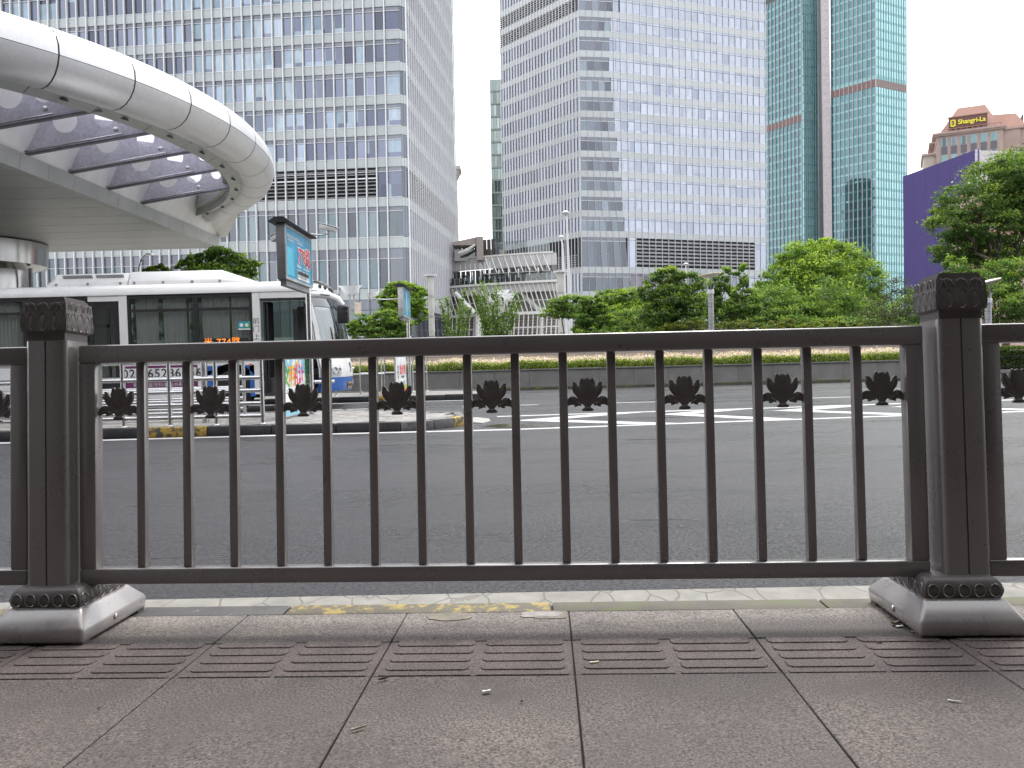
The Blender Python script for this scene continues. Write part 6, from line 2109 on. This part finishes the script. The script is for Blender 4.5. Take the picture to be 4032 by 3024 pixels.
def totem(label, px, Y, ytop, w):
    b = base_pt(px, Y)
    z1 = level(px, ytop, Y)
    t = thing('light_column', label, 'light column', (b.x, Y, .35), 'stone light columns')
    r = w * Y / F_PX / 2
    n = 5
    h = (z1 - .35) / n
    for k in range(n):
        MB().lathe([(r * .9, .35 + k * h + .03), (r, .35 + k * h + h * .3), (r, .35 + (k + 1) * h - .05)], 10, Matrix.Translation((b.x, Y, 0))).build('drum', m_lampw if False else m_pale2, t)
        MB().lathe([(r * 1.18, .35 + (k + 1) * h - .05), (r * 1.18, .35 + (k + 1) * h)], 10, Matrix.Translation((b.x, Y, 0))).build('band', m_frame, t)
    MB().bx(b.x - r * 2, b.x + r * 2, Y - r * 1.5, Y + r * 1.5, z1, z1 + .07).build('cap', m_lampw, t)
m_pale2 = M('pale_column', (.50, .50, .47), .6, var=.12, scale=1.5, dirt=((.36, .35, .32), 2, .5, .75))
totem('pale segmented light column with a flat cap, right of the farther stop sign', 1704, 42, 1087, 24)
totem('pale segmented light column behind the twin street lamps', 2214, 46, 1073, 28)
# wall of the tower podium with banners
ps = thing('banner', 'narrow cream banner by the shop front behind the flared lamp', 'banner', tuple(base_pt(1408, 60)), 'banners on the shop front')
c = at(1408, 1220, 60)
MB().bx(c.x - .2, c.x + .22, 60, 60.05, c.z - .35, c.z + .55).build('cloth', M('cream_banner', (.62, .5, .4), .7), ps)
MB().tube([(c.x + .26, 60, .3), (c.x + .26, 60, c.z + .65)], .03, 6).build('pole', m_frame, ps)

# ------------------------------------------------------------------ small litter on the pavement
def pavpt(px, py):
    d = _ray(px, py)
    o = Vector((0, 0, HC))
    tt = (.16 - HC) / (d.z + .0124 * d.y)
    return o + d * tt
def chip(label, name, cat, px, py, L, w, rot, mat, h=.004, bend=.3):
    c = pavpt(px, py)
    t = [(-L / 2, -w / 2), (L / 2, -w * .35), (L / 2 * 1.05, w * .3), (0, w / 2), (-L / 2, w * .4)]
    mb = MB()
    R = Matrix.Translation(c + Vector((0, 0, .0022))) @ Matrix.Rotation(rot, 4, 'Z')
    v = [R @ Vector((x, y, abs(x / L) * bend * h * 3 + zz)) for zz in (0, h * .5) for x, y in t]
    n = 5
    mb.add(v, [tuple(range(n - 1, -1, -1)), tuple(range(n, 2 * n))] + [(i, (i + 1) % n, n + (i + 1) % n, n + i) for i in range(n)])
    o = mb.build(name, mat)
    tag(o, label, cat)
m_pap = M('paper_scrap', (.72, .70, .66), .8)
m_leafb = M('dry_leaf', (.10, .065, .04), .8)
chip('crumpled white paper scrap on the paving below the middle bars', 'paper_scrap', 'litter', 1916, 2731, .022, .012, .3, m_pap, .008)
chip('brown dry leaf fragment beside the right post base', 'dry_leaf', 'leaf', 3527, 2463, .03, .018, .5, m_leafb, .014)
chip('white paper bit next to the brown leaf by the right post base', 'paper_scrap', 'litter', 3542, 2472, .024, .012, .2, m_pap, .006)
chip('small white splinter under the right post base', 'paper_scrap', 'litter', 3603, 2492, .022, .006, -.3, m_pap)
chip('thin white stick on the right slab near the picture edge', 'stick', 'litter', 3757, 2766, .03, .006, -.4, m_pap)
chip('pale flat scrap on the tactile tile right of the middle joint', 'paper_scrap', 'litter', 2340, 2612, .028, .014, .2, M('buff_scrap', (.5, .46, .33), .8))
chip('dark twisted twig in the middle slab below the tactile row', 'twig', 'twig', 1512, 2680, .034, .006, .7, m_leafb, .01)
chip('thin pale twig lying on the middle slab', 'twig', 'twig', 1411, 2877, .04, .005, .6, M('pale_twig', (.33, .28, .22), .8), .008)
chip('dark crumb on the slab left of the middle joint', 'crumb', 'litter', 2055, 2768, .008, .006, .1, m_leafb, .006)
chip('small brown leaf bit on the right tactile tile', 'dry_leaf', 'leaf', 3462, 2537, .018, .007, -.3, m_leafb, .006)
chip('dark crumb on the left slab', 'crumb', 'litter', 390, 2794, .007, .006, .2, m_leafb, .005)
